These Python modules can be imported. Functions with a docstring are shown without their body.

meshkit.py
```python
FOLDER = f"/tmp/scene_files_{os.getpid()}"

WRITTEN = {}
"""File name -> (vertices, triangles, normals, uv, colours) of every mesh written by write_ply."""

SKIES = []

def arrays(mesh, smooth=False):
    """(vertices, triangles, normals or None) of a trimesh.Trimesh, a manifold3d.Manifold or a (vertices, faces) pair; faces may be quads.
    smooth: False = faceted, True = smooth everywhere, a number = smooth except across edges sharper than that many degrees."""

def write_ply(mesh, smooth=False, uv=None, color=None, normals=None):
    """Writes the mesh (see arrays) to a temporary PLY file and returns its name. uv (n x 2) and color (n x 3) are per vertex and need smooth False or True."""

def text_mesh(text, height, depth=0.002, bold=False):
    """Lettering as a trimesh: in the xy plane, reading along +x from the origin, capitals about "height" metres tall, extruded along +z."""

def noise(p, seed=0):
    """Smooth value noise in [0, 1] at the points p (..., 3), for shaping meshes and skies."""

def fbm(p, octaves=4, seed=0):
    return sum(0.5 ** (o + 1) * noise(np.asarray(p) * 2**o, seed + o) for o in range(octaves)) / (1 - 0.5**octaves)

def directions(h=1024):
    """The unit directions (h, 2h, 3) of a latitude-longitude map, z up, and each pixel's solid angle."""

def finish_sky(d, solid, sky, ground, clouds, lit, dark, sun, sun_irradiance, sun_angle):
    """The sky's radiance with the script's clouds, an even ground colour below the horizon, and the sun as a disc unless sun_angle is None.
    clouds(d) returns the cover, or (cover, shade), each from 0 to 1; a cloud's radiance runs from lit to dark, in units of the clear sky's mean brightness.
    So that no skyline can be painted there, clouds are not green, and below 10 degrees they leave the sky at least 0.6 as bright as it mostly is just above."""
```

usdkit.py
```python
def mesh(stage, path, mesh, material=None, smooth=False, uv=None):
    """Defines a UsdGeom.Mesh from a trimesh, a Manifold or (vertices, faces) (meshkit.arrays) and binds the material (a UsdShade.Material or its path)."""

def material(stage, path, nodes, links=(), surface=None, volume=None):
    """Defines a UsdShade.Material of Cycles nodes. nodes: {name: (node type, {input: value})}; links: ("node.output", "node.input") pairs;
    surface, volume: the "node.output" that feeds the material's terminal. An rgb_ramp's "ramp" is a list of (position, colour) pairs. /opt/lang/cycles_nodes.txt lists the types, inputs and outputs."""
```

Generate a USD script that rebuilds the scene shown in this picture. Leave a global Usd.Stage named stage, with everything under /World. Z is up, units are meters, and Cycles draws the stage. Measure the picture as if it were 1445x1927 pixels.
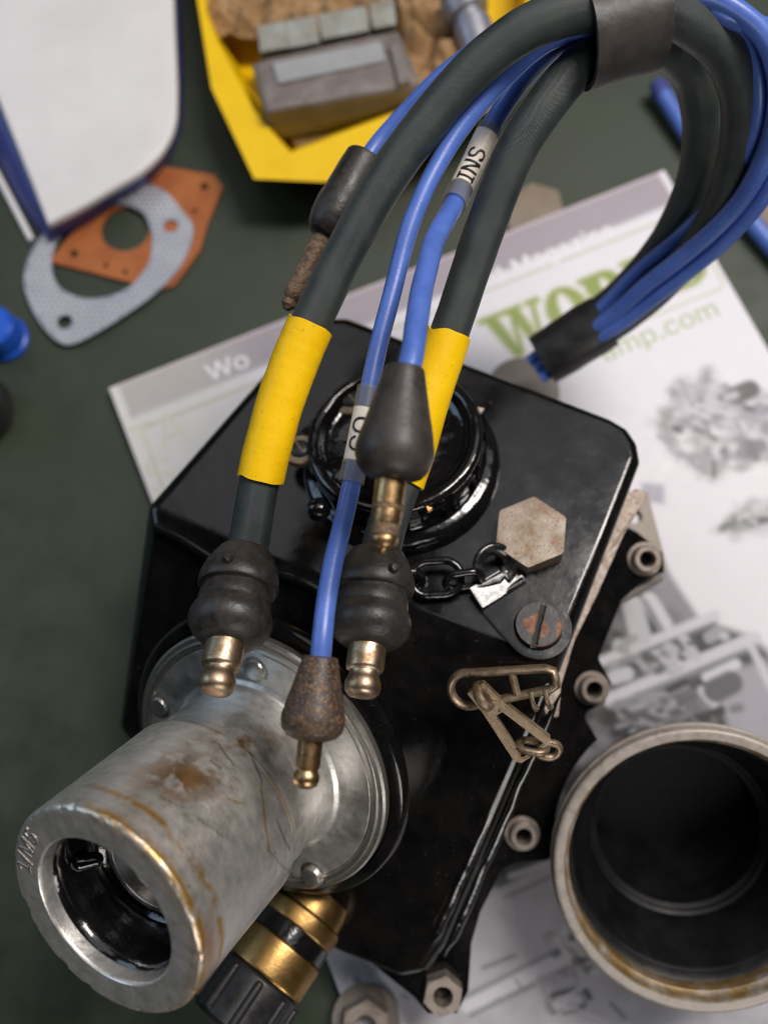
import math, random
import numpy as np, trimesh, usdkit, meshkit
from shapely.geometry import Polygon, Point, LineString, box as sbox
from shapely.ops import unary_union
from pxr import Usd, UsdGeom, UsdLux, UsdShade, Gf, Sdf, Vt

random.seed(4); rng = np.random.default_rng(4)
stage = Usd.Stage.CreateInMemory()
UsdGeom.SetStageUpAxis(stage, UsdGeom.Tokens.z); UsdGeom.SetStageMetersPerUnit(stage, 1.0)
UsdGeom.Xform.Define(stage, '/World'); UsdGeom.Scope.Define(stage, '/World/Looks')
A = np.array
# ---------------------------------------------------------------- camera (all lengths below in mm, written as metres)
PW, PH, FPX = 1445, 1927, 1600.0
PITCH, ROLL, CAMH = math.radians(13.385), math.radians(0.132), 272.14
EXPOSURE, FSTOP, FOCUS = 0.15, 10.0, 178.0
_f = A([0, math.sin(PITCH), -math.cos(PITCH)]); _u = A([0, math.cos(PITCH), math.sin(PITCH)]); _r = A([1, 0, 0.])
_r, _u = math.cos(ROLL)*_r + math.sin(ROLL)*_u, -math.sin(ROLL)*_r + math.cos(ROLL)*_u
RC = A([_r, _u, _f]); EYE = A([0, 0, CAMH])
cam = UsdGeom.Camera.Define(stage, '/World/camera')
cam.CreateHorizontalApertureAttr(36.0); cam.CreateVerticalApertureAttr(36.0*PH/PW)
cam.CreateFocalLengthAttr(36.0*FPX/PW); cam.CreateFStopAttr(FSTOP); cam.CreateFocusDistanceAttr(FOCUS/1000)
cam.CreateClippingRangeAttr(Gf.Vec2f(0.005, 50)); cam.CreateExposureAttr(EXPOSURE)
_m = np.eye(4); _m[0, :3], _m[1, :3], _m[2, :3], _m[3, :3] = _r, _u, -_f, EYE/1000
cam.AddTransformOp().Set(Gf.Matrix4d(*_m.ravel().tolist()))

# ---------------------------------------------------------------- lamps of the workshop
def rect(name, pos, target, w, h, inten, color):
    L = UsdLux.RectLight.Define(stage, '/World/' + name)
    L.CreateWidthAttr(w/1000); L.CreateHeightAttr(h/1000); L.CreateIntensityAttr(inten); L.CreateColorAttr(Gf.Vec3f(*color))
    pos, target = A(pos, float), A(target, float)
    z = pos - target; z /= np.linalg.norm(z); x = np.cross([0, 1, 0.001], z); x /= np.linalg.norm(x); y = np.cross(z, x)
    m = np.eye(4); m[0, :3], m[1, :3], m[2, :3], m[3, :3] = x, y, z, pos/1000
    L.AddTransformOp().Set(Gf.Matrix4d(*m.ravel().tolist()))
rect('ceiling_lamp', (150, 900, 1700), (0, 100, 0), 2200, 1500, 0.8, (0.95, 0.96, 1.0))
rect('bench_lamp', (330, 330, 800), (20, 20, 40), 420, 160, 27.0, (1.0, 0.93, 0.87))
rect('window_light', (-1500, 500, 900), (0, 60, 40), 900, 900, 1.9, (0.55, 0.76, 1.0))

rect('doorway_light', (260, -1000, 580), (20, -20, 50), 560, 340, 6.0, (1.0, 0.96, 0.92))

# ---------------------------------------------------------------- geometry helpers
def ray(u, v): return RC.T @ A([(u-PW/2)/FPX, -(v-PH/2)/FPX, 1.0])
def at(u, v, z): d = ray(u, v); return EYE + d*(z-CAMH)/d[2]
def on(u, v, n, c): d = ray(u, v); return EYE + d*((c-n@EYE)/(n@d))
def proj(P):
    c = (np.asarray(P)-EYE) @ RC.T
    return np.stack([PW/2+FPX*c[..., 0]/c[..., 2], PH/2-FPX*c[..., 1]/c[..., 2]], -1)
def unit(v): v = np.asarray(v, float); return v/np.linalg.norm(v)
def dirn(az, el): az, el = np.radians([az, el]); return A([np.cos(el)*np.cos(az), np.cos(el)*np.sin(az), np.sin(el)])
def frame(n, xh=None):
    n = unit(n); xh = A([1, 0, 0.]) if xh is None else np.asarray(xh, float)
    x = xh-n*(xh@n); x = unit(x) if np.linalg.norm(x) > 1e-6 else unit(np.cross(n, [0, 1, 0])); return A([x, np.cross(n, x), n])
def place(m, fr, o): m = m.copy(); m.vertices = m.vertices @ fr + o; return m
def cat(*ms): return trimesh.util.concatenate([m for m in ms if m is not None])
def spline(P, n=8):
    P = np.asarray(P, float); Q = np.vstack([2*P[0]-P[1], P, 2*P[-1]-P[-2]]); out = []
    for i in range(1, len(Q)-2):
        p0, p1, p2, p3 = Q[i-1:i+3]
        for t in np.linspace(0, 1, n, endpoint=False):
            out.append(.5*((2*p1)+(-p0+p2)*t+(2*p0-5*p1+4*p2-p3)*t*t+(-p0+3*p1-3*p2+p3)*t**3))
    out.append(Q[-2]); return A(out)
def smoothpath(P, it=2):
    P = P.copy()
    for _ in range(it): P[1:-1] = .25*P[:-2]+.5*P[1:-1]+.25*P[2:]
    return P
def frames(P, closed=False, up=None):
    T = np.gradient(P, axis=0) if not closed else np.roll(P, -1, 0)-np.roll(P, 1, 0)
    T /= np.linalg.norm(T, axis=1)[:, None]; N = []
    n = A([0, 0, 1.]) if up is None else np.asarray(up, float)
    n = n-T[0]*(n@T[0]); n = unit(n) if np.linalg.norm(n) > 1e-6 else unit(np.cross(T[0], [1, 0.1, 0]))
    for t in T:
        if up is not None and closed: n = np.asarray(up, float)
        n = n-t*(n@t); n = unit(n); N.append(n)
    N = A(N); return T, N, np.cross(T, N)
def tube(P, r, k=20, closed=False, caps=True, flat=1.0, up=None):
    P = np.asarray(P, float); n = len(P); r = np.broadcast_to(np.asarray(r, float), (n,))
    T, N, B = frames(P, closed, up); a = np.linspace(0, 2*np.pi, k, endpoint=False)
    V = (P[:, None]+r[:, None, None]*(np.cos(a)[None, :, None]*N[:, None]*flat+np.sin(a)[None, :, None]*B[:, None])).reshape(-1, 3)
    F = []; m = n if closed else n-1
    i = np.arange(m)[:, None]; j = np.arange(k)[None, :]; i2 = (i+1) % n; j2 = (j+1) % k
    q = [x.ravel() for x in np.broadcast_arrays(i*k+j, i*k+j2, i2*k+j2, i2*k+j)]
    F = np.vstack([np.stack([q[0], q[1], q[2]], 1), np.stack([q[0], q[2], q[3]], 1)])
    if caps and not closed:
        c0, c1 = len(V), len(V)+1; V = np.vstack([V, P[0], P[-1]]); jj = np.arange(k); e = (n-1)*k
        F = np.vstack([F, np.stack([np.full(k, c0), (jj+1) % k, jj], 1), np.stack([np.full(k, c1), e+jj, e+(jj+1) % k], 1)])
    return trimesh.Trimesh(V, F[:, ::-1] if False else F, process=False)
def lathe(prof, o, d, k=64, dens=0):
    """prof: (radius, distance along d from o)."""
    pr = A(prof, float)
    if dens:
        out = [pr[0]]
        for a, b in zip(pr[:-1], pr[1:]):
            m = max(1, int(np.linalg.norm(b-a)/dens)); out += [a+(b-a)*t for t in np.linspace(0, 1, m+1)[1:]]
        pr = A(out)
    fr = frame(d); a = np.linspace(0, 2*np.pi, k, endpoint=False)
    L = np.stack([pr[:, None, 0]*np.cos(a), pr[:, None, 0]*np.sin(a), np.broadcast_to(pr[:, None, 1], (len(pr), k))], -1).reshape(-1, 3)
    n = len(pr); i = np.arange(n-1)[:, None]; j = np.arange(k)[None]; j2 = (j+1) % k
    q = [x.ravel() for x in np.broadcast_arrays(i*k+j, i*k+j2, (i+1)*k+j2, (i+1)*k+j)]
    F = np.vstack([np.stack([q[0], q[1], q[2]], 1), np.stack([q[0], q[2], q[3]], 1)])
    m = trimesh.Trimesh(L @ fr + o, F, process=False); m.merge_vertices(); m.update_faces(m.nondegenerate_faces()); return m
def hullpts(P, r, n=2):
    s = trimesh.creation.icosphere(subdivisions=n).vertices
    return trimesh.convex.convex_hull(np.vstack([np.asarray(p)+s*rr for p, rr in zip(P, np.broadcast_to(r, len(P)))]))
def rbox(size, r=.6, n=1):
    x, y, z = A(size, float)/2-r
    return hullpts([(a, b, c) for a in (-x, x) for b in (-y, y) for c in (-z, z)], r, n)
def prism(poly, h, z0=0.):
    ps = getattr(poly, 'geoms', [poly]); out = []
    for p in ps:
        if p.area < 1e-4: continue
        m = trimesh.creation.extrude_polygon(p, h, engine='earcut'); m.apply_translation([0, 0, z0]); out.append(m)
    return cat(*out)
def bevelprism(poly, h, z0=0., b=.5, steps=2):
    """prism with a rounded upper edge"""
    ms = [prism(poly, h-b, z0)]; p0 = poly; z = z0+h-b
    for i in range(1, steps+1):
        a = i/steps*math.pi/2; ms.append(prism(poly.buffer(-b*(1-math.cos(a))), b*math.sin(a)+h-b-(z-z0) if False else b*(math.sin(a)-math.sin((i-1)/steps*math.pi/2)), z)); z += b*(math.sin(a)-math.sin((i-1)/steps*math.pi/2))
    return cat(*ms)
def loft(rings, closed_top=True, closed_bot=True):
    rings = [np.asarray(r, float) for r in rings]; k = len(rings[0]); V = np.vstack(rings); F = []
    for i in range(len(rings)-1):
        for j in range(k):
            a, b, c, d = i*k+j, i*k+(j+1) % k, (i+1)*k+(j+1) % k, (i+1)*k+j; F += [[a, b, c], [a, c, d]]
    for flag, base, rev in ((closed_bot, 0, True), (closed_top, (len(rings)-1)*k, False)):
        if flag:
            c = len(V); V = np.vstack([V, V[base:base+k].mean(0)])
            for j in range(k):
                t = [c, base+j, base+(j+1) % k]; F.append(t[::-1] if rev else t)
    return trimesh.Trimesh(V, F, process=False)
def rough_up(m, amp, sc, seed=0, maxe=None):
    if maxe: m = m.subdivide_to_size(maxe) if not isinstance(m, tuple) else m
    m.merge_vertices(); n = m.vertex_normals
    m.vertices = m.vertices + n*((meshkit.fbm(m.vertices*sc, 3, seed)-.5)*2*amp)[:, None]; return m

# ---------------------------------------------------------------- stage helpers
USED, OFF = {}, {}
def numbered(parent, name):
    k = (parent, name); USED[k] = USED.get(k, -1)+1
    return name if USED[k] == 0 else f'{name}_{USED[k]:03d}'
def data(p, **kw):
    for k, v in kw.items():
        if v: p.SetCustomDataByKey(k, v)
def thing(name, label, cat_, loc, group=None):
    path = '/World/'+numbered('/World', name); x = UsdGeom.Xform.Define(stage, path); loc = A(loc, float)
    x.AddTranslateOp().Set(Gf.Vec3d(*(loc/1000).tolist())); OFF[path] = loc
    data(x.GetPrim(), label=label, category=cat_, group=group); return path
def obj(name, m, mat, parent=None, smooth=38, col=None, label=None, cat_=None, kind=None, group=None, uv=None):
    root = parent or '/World'; path = f'{root}/{numbered(root, name)}'; off = OFF.get(root, np.zeros(3)); OFF[path] = off
    v, f, n = meshkit.arrays(m, smooth)
    P = UsdGeom.Mesh.Define(stage, path)
    P.CreatePointsAttr(Vt.Vec3fArray.FromNumpy(((v-off)/1000).astype(np.float32)))
    P.CreateFaceVertexCountsAttr(Vt.IntArray.FromNumpy(np.full(len(f), 3, np.int32)))
    P.CreateFaceVertexIndicesAttr(Vt.IntArray.FromNumpy(f.astype(np.int32).ravel())); P.CreateSubdivisionSchemeAttr('none')
    if n is not None: P.CreateNormalsAttr(Vt.Vec3fArray.FromNumpy(n.astype(np.float32))); P.SetNormalsInterpolation('vertex')
    if col is not None:
        c = np.clip(col(v), 0, 1); UsdGeom.PrimvarsAPI(P).CreatePrimvar('col', Sdf.ValueTypeNames.Color3fArray, 'vertex').Set(Vt.Vec3fArray.FromNumpy(c.astype(np.float32)))
    if uv is not None: UsdGeom.PrimvarsAPI(P).CreatePrimvar('uvm', Sdf.ValueTypeNames.Float3Array, 'vertex').Set(Vt.Vec3fArray.FromNumpy(np.asarray(uv, np.float32)))
    UsdShade.MaterialBindingAPI.Apply(P.GetPrim()).Bind(mat)
    data(P.GetPrim(), label=label, category=cat_, kind=kind, group=group); return path

# ---------------------------------------------------------------- materials
def mat(name, c1, c2=None, scale=.3, detail=4, lo=.35, hi=.65, rough=(.4, .6), metal=0., bump=None, spec=.5, coat=0., attr=False, specks=None, stretch=(1, 1, 1), weave=None, extra=None, sss=None):
    c2 = c2 or c1
    N = {'g': ('geometry', {}), 'm': ('mapping', {'scale': (1000, 1000, 1000)}), 'ms': ('mapping', {'scale': tuple(1000*s for s in stretch)}),
         'n': ('noise_texture', {'scale': scale, 'detail': detail, 'roughness': .62}), 'r': ('rgb_ramp', {'ramp': [(0, c1), (lo, c1), (hi, c2), (1, c2)]}),
         'mr': ('map_range', {'from_min': .3, 'from_max': .7, 'to_min': rough[0], 'to_max': rough[1], 'clamp': True}),
         'p': ('principled_bsdf', {'metallic': metal, 'specular_ior_level': spec, 'coat_weight': coat, 'coat_roughness': .12})}
    L = [('g.position', 'm.vector'), ('g.position', 'ms.vector'), ('ms.vector', 'n.vector'), ('n.fac', 'r.fac'), ('n.fac', 'mr.value'), ('mr.result', 'p.roughness')]
    src = 'r.color'
    if attr:
        N['a'] = ('attribute', {'attribute': 'col'}); N['x'] = ('mix', {'mix_type': 'multiply', 'fac': 1.0}); L += [('a.color', 'x.color1'), (src, 'x.color2')]; src = 'x.color'
    for i, (sc, th, c) in enumerate(specks or []):
        N[f's{i}'] = ('noise_texture', {'scale': sc, 'detail': 3, 'roughness': .6}); N[f't{i}'] = ('rgb_ramp', {'ramp': [(0, (0, 0, 0)), (th, (0, 0, 0)), (min(th+.05, .99), (1, 1, 1)), (1, (1, 1, 1))]})
        N[f'b{i}'] = ('rgb_to_bw', {}); N[f'k{i}'] = ('mix', {'mix_type': 'mix', 'color2': c})
        L += [('m.vector', f's{i}.vector'), (f's{i}.fac', f't{i}.fac'), (f't{i}.color', f'b{i}.color'), (f'b{i}.val', f'k{i}.fac'), (src, f'k{i}.color1')]; src = f'k{i}.color'
    L.append((src, 'p.base_color'))
    if weave:
        N['uv'] = ('attribute', {'attribute': 'uvm'}); prev = None
        for s_, nm in ((1, 'wa'), (-1, 'wb')):
            N[nm+'m'] = ('mapping', {'scale': (weave, weave*s_, 0)}); N[nm] = ('wave_texture', {'wave_type': 'bands', 'bands_direction': 'diagonal', 'scale': 1.0})
            L += [('uv.vector', nm+'m.vector'), (nm+'m.vector', nm+'.vector')]
        N['wx'] = ('math', {'math_type': 'multiply'}); L += [('wa.fac', 'wx.value1'), ('wb.fac', 'wx.value2')]
        N['bw'] = ('bump', {'distance': .00016, 'strength': .45}); L += [('wx.value', 'bw.height'), ('bw.normal', 'p.normal')]
    if bump:
        N['h'] = ('noise_texture', {'scale': bump[0], 'detail': 3, 'roughness': .55}); N['b'] = ('bump', {'distance': bump[1]/1000, 'strength': 1.0})
        L += [('m.vector', 'h.vector'), ('h.fac', 'b.height')]
        if weave: L = [l for l in L if l != ('bw.normal', 'p.normal')]+[('bw.normal', 'b.normal')]
        L.append(('b.normal', 'p.normal'))
    return usdkit.material(stage, '/World/Looks/'+name, N, L, surface='p.BSDF')
W3 = lambda x: (x, x, x)
m_table = mat('bench_paint', (.019, .029, .014), (.034, .046, .026), .05, 5, rough=(.45, .65), bump=(1.1, .12), specks=[(.9, .74, (.07, .08, .06))])
m_black = mat('black_paint', (.004, .004, .0045), (.0085, .008, .0075), .12, 4, rough=(.10, .24), bump=(.25, .06), spec=.5, specks=[(1.9, .70, (.16, .14, .12)), (.3, .74, (.05, .038, .028))])
m_cap = mat('glossy_black_paint', (.005, .005, .006), (.009, .008, .008), .15, 3, rough=(.08, .17), bump=(.22, .3), coat=.5, specks=[(1.4, .76, (.14, .10, .06))])
m_matblack = mat('dull_black_paint', (.012, .012, .013), (.022, .021, .021), .2, 3, rough=(.32, .5), bump=(.8, .06))
m_rubber = mat('black_rubber', (.018, .016, .015), (.034, .030, .027), .35, 4, rough=(.36, .55), bump=(1.1, .09), specks=[(.8, .66, (.055, .043, .034)), (1.9, .68, (.10, .075, .05))])
m_rubberbrown = mat('stained_rubber', (.026, .022, .020), (.05, .04, .033), .3, 4, rough=(.42, .6), bump=(1.2, .12), specks=[(.45, .58, (.075, .05, .032)), (2.3, .55, (.25, .125, .05)), (1.0, .64, (.30, .15, .06))])
m_rubberplain = mat('faded_rubber', (.026, .022, .020), (.048, .040, .034), .2, 5, rough=(.38, .54), bump=(.9, .07), specks=[(.5, .66, (.062, .048, .038)), (2.0, .68, (.09, .07, .055))])
m_hose = mat('braided_hose', (.024, .033, .033), (.042, .051, .049), .15, 4, rough=(.33, .47), weave=2.0, specks=[(.8, .72, (.085, .055, .04)), (1.6, .70, (.10, .11, .105))])
m_yellow = mat('yellow_sleeve', (.92, .55, .001), (.96, .60, .003), .15, 4, rough=(.45, .58), spec=.3, bump=(.7, .07), specks=[(.35, .66, (.86, .45, .002)), (1.6, .665, (.34, .18, .01)), (.7, .72, (.48, .25, .01))])
m_blue = mat('blue_wire', (.075, .15, .50), (.10, .19, .60), .12, 3, rough=(.28, .4), bump=(1.6, .03), specks=[(1.3, .76, (.16, .14, .2))])
m_brass = mat('tarnished_brass', (.52, .34, .17), (.20, .11, .05), .5, 5, .45, .68, rough=(.25, .5), metal=1., bump=(2.2, .05), specks=[(1.2, .66, (.03, .02, .013))])
m_nickel = mat('dull_brass', (.58, .45, .32), (.24, .15, .08), .4, 5, .40, .66, rough=(.3, .52), metal=1., bump=(2.5, .04), specks=[(1.4, .70, (.05, .035, .02))])
m_dirtytip = mat('rusty_tip', (.12, .075, .045), (.30, .20, .13), .8, 5, rough=(.5, .8), metal=.4, bump=(1.3, .5))
m_gold = mat('gold_brass', (.55, .34, .12), (.28, .16, .06), .25, 5, rough=(.3, .48), metal=1., bump=(1.5, .04))
m_alu = mat('worn_aluminium', W3(.80), W3(1.0), .35, 5, .3, .68, rough=(.30, .45), metal=.78, bump=(1.2, .05), attr=True, stretch=(1, 1, 1.5), specks=[(.40, .735, (.12, .10, .08))])
m_aluring = mat('turned_aluminium', (.62, .60, .57), (.50, .46, .42), .3, 4, rough=(.25, .4), metal=.9, bump=(1.5, .04), specks=[(.7, .68, (.14, .12, .1))])
m_steel = mat('rust_bloomed_steel', (.27, .235, .20), (.20, .145, .10), .22, 5, rough=(.4, .55), metal=.6, bump=(2.0, .06), specks=[(.30, .66, (.19, .085, .04)), (1.3, .60, (.20, .075, .03)), (2.6, .64, (.1, .07, .05))])
m_chain = mat('dull_bronze', (.26, .19, .125), (.40, .31, .21), .5, 4, rough=(.38, .55), metal=.8, bump=(1.6, .08), specks=[(.9, .66, (.05, .035, .025))])
m_nut = mat('dull_steel_nut', (.32, .27, .23), (.42, .36, .31), .4, 4, rough=(.4, .6), metal=.7, bump=(1.5, .05))
m_copper = mat('bare_copper', (.20, .085, .05), (.13, .055, .032), .8, 4, rough=(.4, .6), metal=.5)
m_beige = mat('bare_casting_edge', (.42, .36, .31), (.27, .20, .15), .35, 5, rough=(.45, .6), metal=.3, bump=(1.0, .25), specks=[(.8, .66, (.16, .08, .03))])
m_rim = mat('dull_metal_rim', W3(.75), W3(1.0), .4, 4, rough=(.42, .6), metal=.35, attr=True, bump=(1.0, .06), specks=[(.7, .68, (.16, .12, .09))])
m_lens = mat('dark_bore', (.003, .003, .004), (.007, .007, .008), .1, 3, rough=(.4, .55), bump=(.4, .06), spec=.3)
m_hook = mat('worn_gloss_black', (.012, .012, .013), (.05, .047, .043), .5, 4, .5, .7, rough=(.14, .3), bump=(.5, .05), spec=.7)
m_cover = mat('magazine_print', W3(.97), W3(1.), .2, 2, rough=(.38, .48), spec=.3, attr=True, bump=(.05, .2))
m_pages = mat('page_edges', (.62, .60, .58), (.5, .48, .47), .6, 3, rough=(.6, .8), stretch=(.1, .1, 8))
m_inkgreen = mat('olive_ink', (.19, .26, .018), (.22, .29, .026), .4, 2, rough=(.35, .45))
m_inkpale = mat('pale_olive_ink', (.50, .51, .36), (.54, .54, .40), .4, 2, rough=(.35, .45))
m_inkfaint = mat('faint_olive_ink', (.63, .63, .53), (.66, .66, .57), .4, 2, rough=(.35, .45))
m_inkmid = mat('light_green_ink', (.33, .40, .15), (.38, .45, .2), .4, 2, rough=(.35, .45))
m_inkwhite = mat('white_ink', (.80, .78, .82), None, rough=(.35, .45))
m_ink = mat('black_ink', (.02, .02, .022), None, rough=(.4, .5))
m_paper = mat('cream_tag_paper', (.84, .75, .62), (.90, .83, .72), .5, 3, rough=(.35, .5), specks=[(1.2, .70, (.40, .31, .2))])
m_whitebox = mat('white_card', (.70, .68, .69), (.76, .74, .75), .04, 4, rough=(.35, .5), specks=[(.09, .74, (.56, .49, .43))])
m_navy = mat('blue_card', (.035, .045, .20), (.05, .065, .27), .06, 3, rough=(.3, .45))
m_binyellow = mat('yellow_plastic', (.86, .53, .002), (.90, .58, .004), .08, 3, spec=.35, rough=(.3, .42), bump=(.4, .05), specks=[(.25, .72, (.42, .26, .03))])
m_kraft = mat('brown_paper', (.40, .25, .12), (.30, .17, .07), .07, 4, rough=(.6, .8), bump=(.3, .3))
m_wood = mat('brown_wood', (.27, .17, .06), (.20, .12, .035), .12, 4, rough=(.55, .7), stretch=(.2, 1, 1))
m_greyblock = mat('grey_casting', (.15, .125, .112), (.20, .175, .165), .12, 5, rough=(.35, .55), bump=(.5, .25), specks=[(.25, .66, (.12, .085, .05))])
m_greylabel = mat('pale_grey_plate', (.30, .31, .32), (.34, .34, .35), .1, 3, rough=(.35, .5))
m_tile = mat('pale_green_grey_plastic', (.34, .36, .33), (.22, .20, .16), .08, 3, rough=(.35, .5))
m_zinc = mat('zinc_fitting', (.38, .38, .42), (.28, .28, .32), .1, 3, rough=(.3, .45), metal=.6)
m_orange = mat('orange_gasket_card', (.42, .13, .03), (.34, .095, .022), .1, 4, rough=(.55, .7), bump=(.8, .08))
m_dimple = mat('bright_metal', (.72, .72, .74), None, .3, 2, rough=(.3, .4), metal=.3)
m_gasket = mat('perforated_metal', (.46, .48, .54), (.34, .36, .43), .1, 3, rough=(.3, .45), metal=.6)
m_card = mat('grey_brown_card', (.27, .22, .17), (.22, .17, .13), .1, 4, rough=(.6, .8))
m_disc = mat('grey_metal_disc', (.20, .17, .145), (.25, .22, .19), .15, 4, rough=(.45, .6), metal=.3)
m_bright = mat('bright_blue_plastic', (.01, .09, .55), (.015, .12, .65), .1, 3, rough=(.3, .4))
m_shrink = mat('black_heat_shrink', (.014, .014, .015), (.026, .025, .025), .2, 4, rough=(.38, .55), bump=(.6, .12))
m_leather = mat('dark_strap', (.030, .025, .023), (.046, .038, .034), .25, 5, rough=(.42, .58), bump=(1.0, .05))
m_clear = usdkit.material(stage, '/World/Looks/clear_shrink', {'t': ('transparent_bsdf', {'color': (.95, .94, .90)}), 'p': ('principled_bsdf', {'base_color': (.26, .25, .25), 'roughness': .28}), 'x': ('mix_closure', {'fac': .5})},
                          [('t.BSDF', 'x.closure1'), ('p.BSDF', 'x.closure2')], surface='x.closure')

# ================================================================ THE SETTING
g = trimesh.creation.box((900, 900, 30)); g.apply_translation((0, 60, -15)); obj('bench_top', g, m_table, kind='structure', smooth=False)

# ================================================================ MAGAZINE
ZM = 4.0
TL, TR = at(205, 730, ZM), at(1235, 325, ZM)
mx = unit(TR-TL); my = A([mx[1], -mx[0], 0.]); MWID, MHGT = 210.0, 297.0     # mx along the top edge, my down the page
def mg(u, v): p = at(u, v, ZM)-TL; return A([p@mx, p@my])
def mw(x, y, z=ZM): return TL+np.asarray(x)[..., None]*mx+np.asarray(y)[..., None]*my+A([0, 0, 1.])*(z-ZM)
mag = thing('magazine', 'magazine with a white cover and olive green title lying on the bench', 'magazine', (TL+mx*105+my*148)*A([1, 1, 0]))
def soft(d, w=.5): return np.clip(.5-d/(2*w), 0, 1)
def segd(X, Y, a, b):
    p = np.stack([X, Y], -1)-a; ab = b-a; t = np.clip((p@ab)/(ab@ab), 0, 1); return np.linalg.norm(p-t[..., None]*ab, axis=-1)
def polyd(X, Y, pts):
    from matplotlib.path import Path
    return None
def inpoly(X, Y, pts):
    c = np.zeros(X.shape, bool); n = len(pts)
    for i in range(n):
        (x1, y1), (x2, y2) = pts[i], pts[(i+1) % n]
        if y1 == y2: continue
        k = ((y1 > Y) != (y2 > Y)) & (X < (x2-x1)*(Y-y1)/(y2-y1)+x1); c ^= k
    return c
def edged(X, Y, pts):
    d = np.min([segd(X, Y, A(pts[i]), A(pts[(i+1) % len(pts)])) for i in range(len(pts))], axis=0); return np.where(inpoly(X, Y, pts), -d, d)
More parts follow.
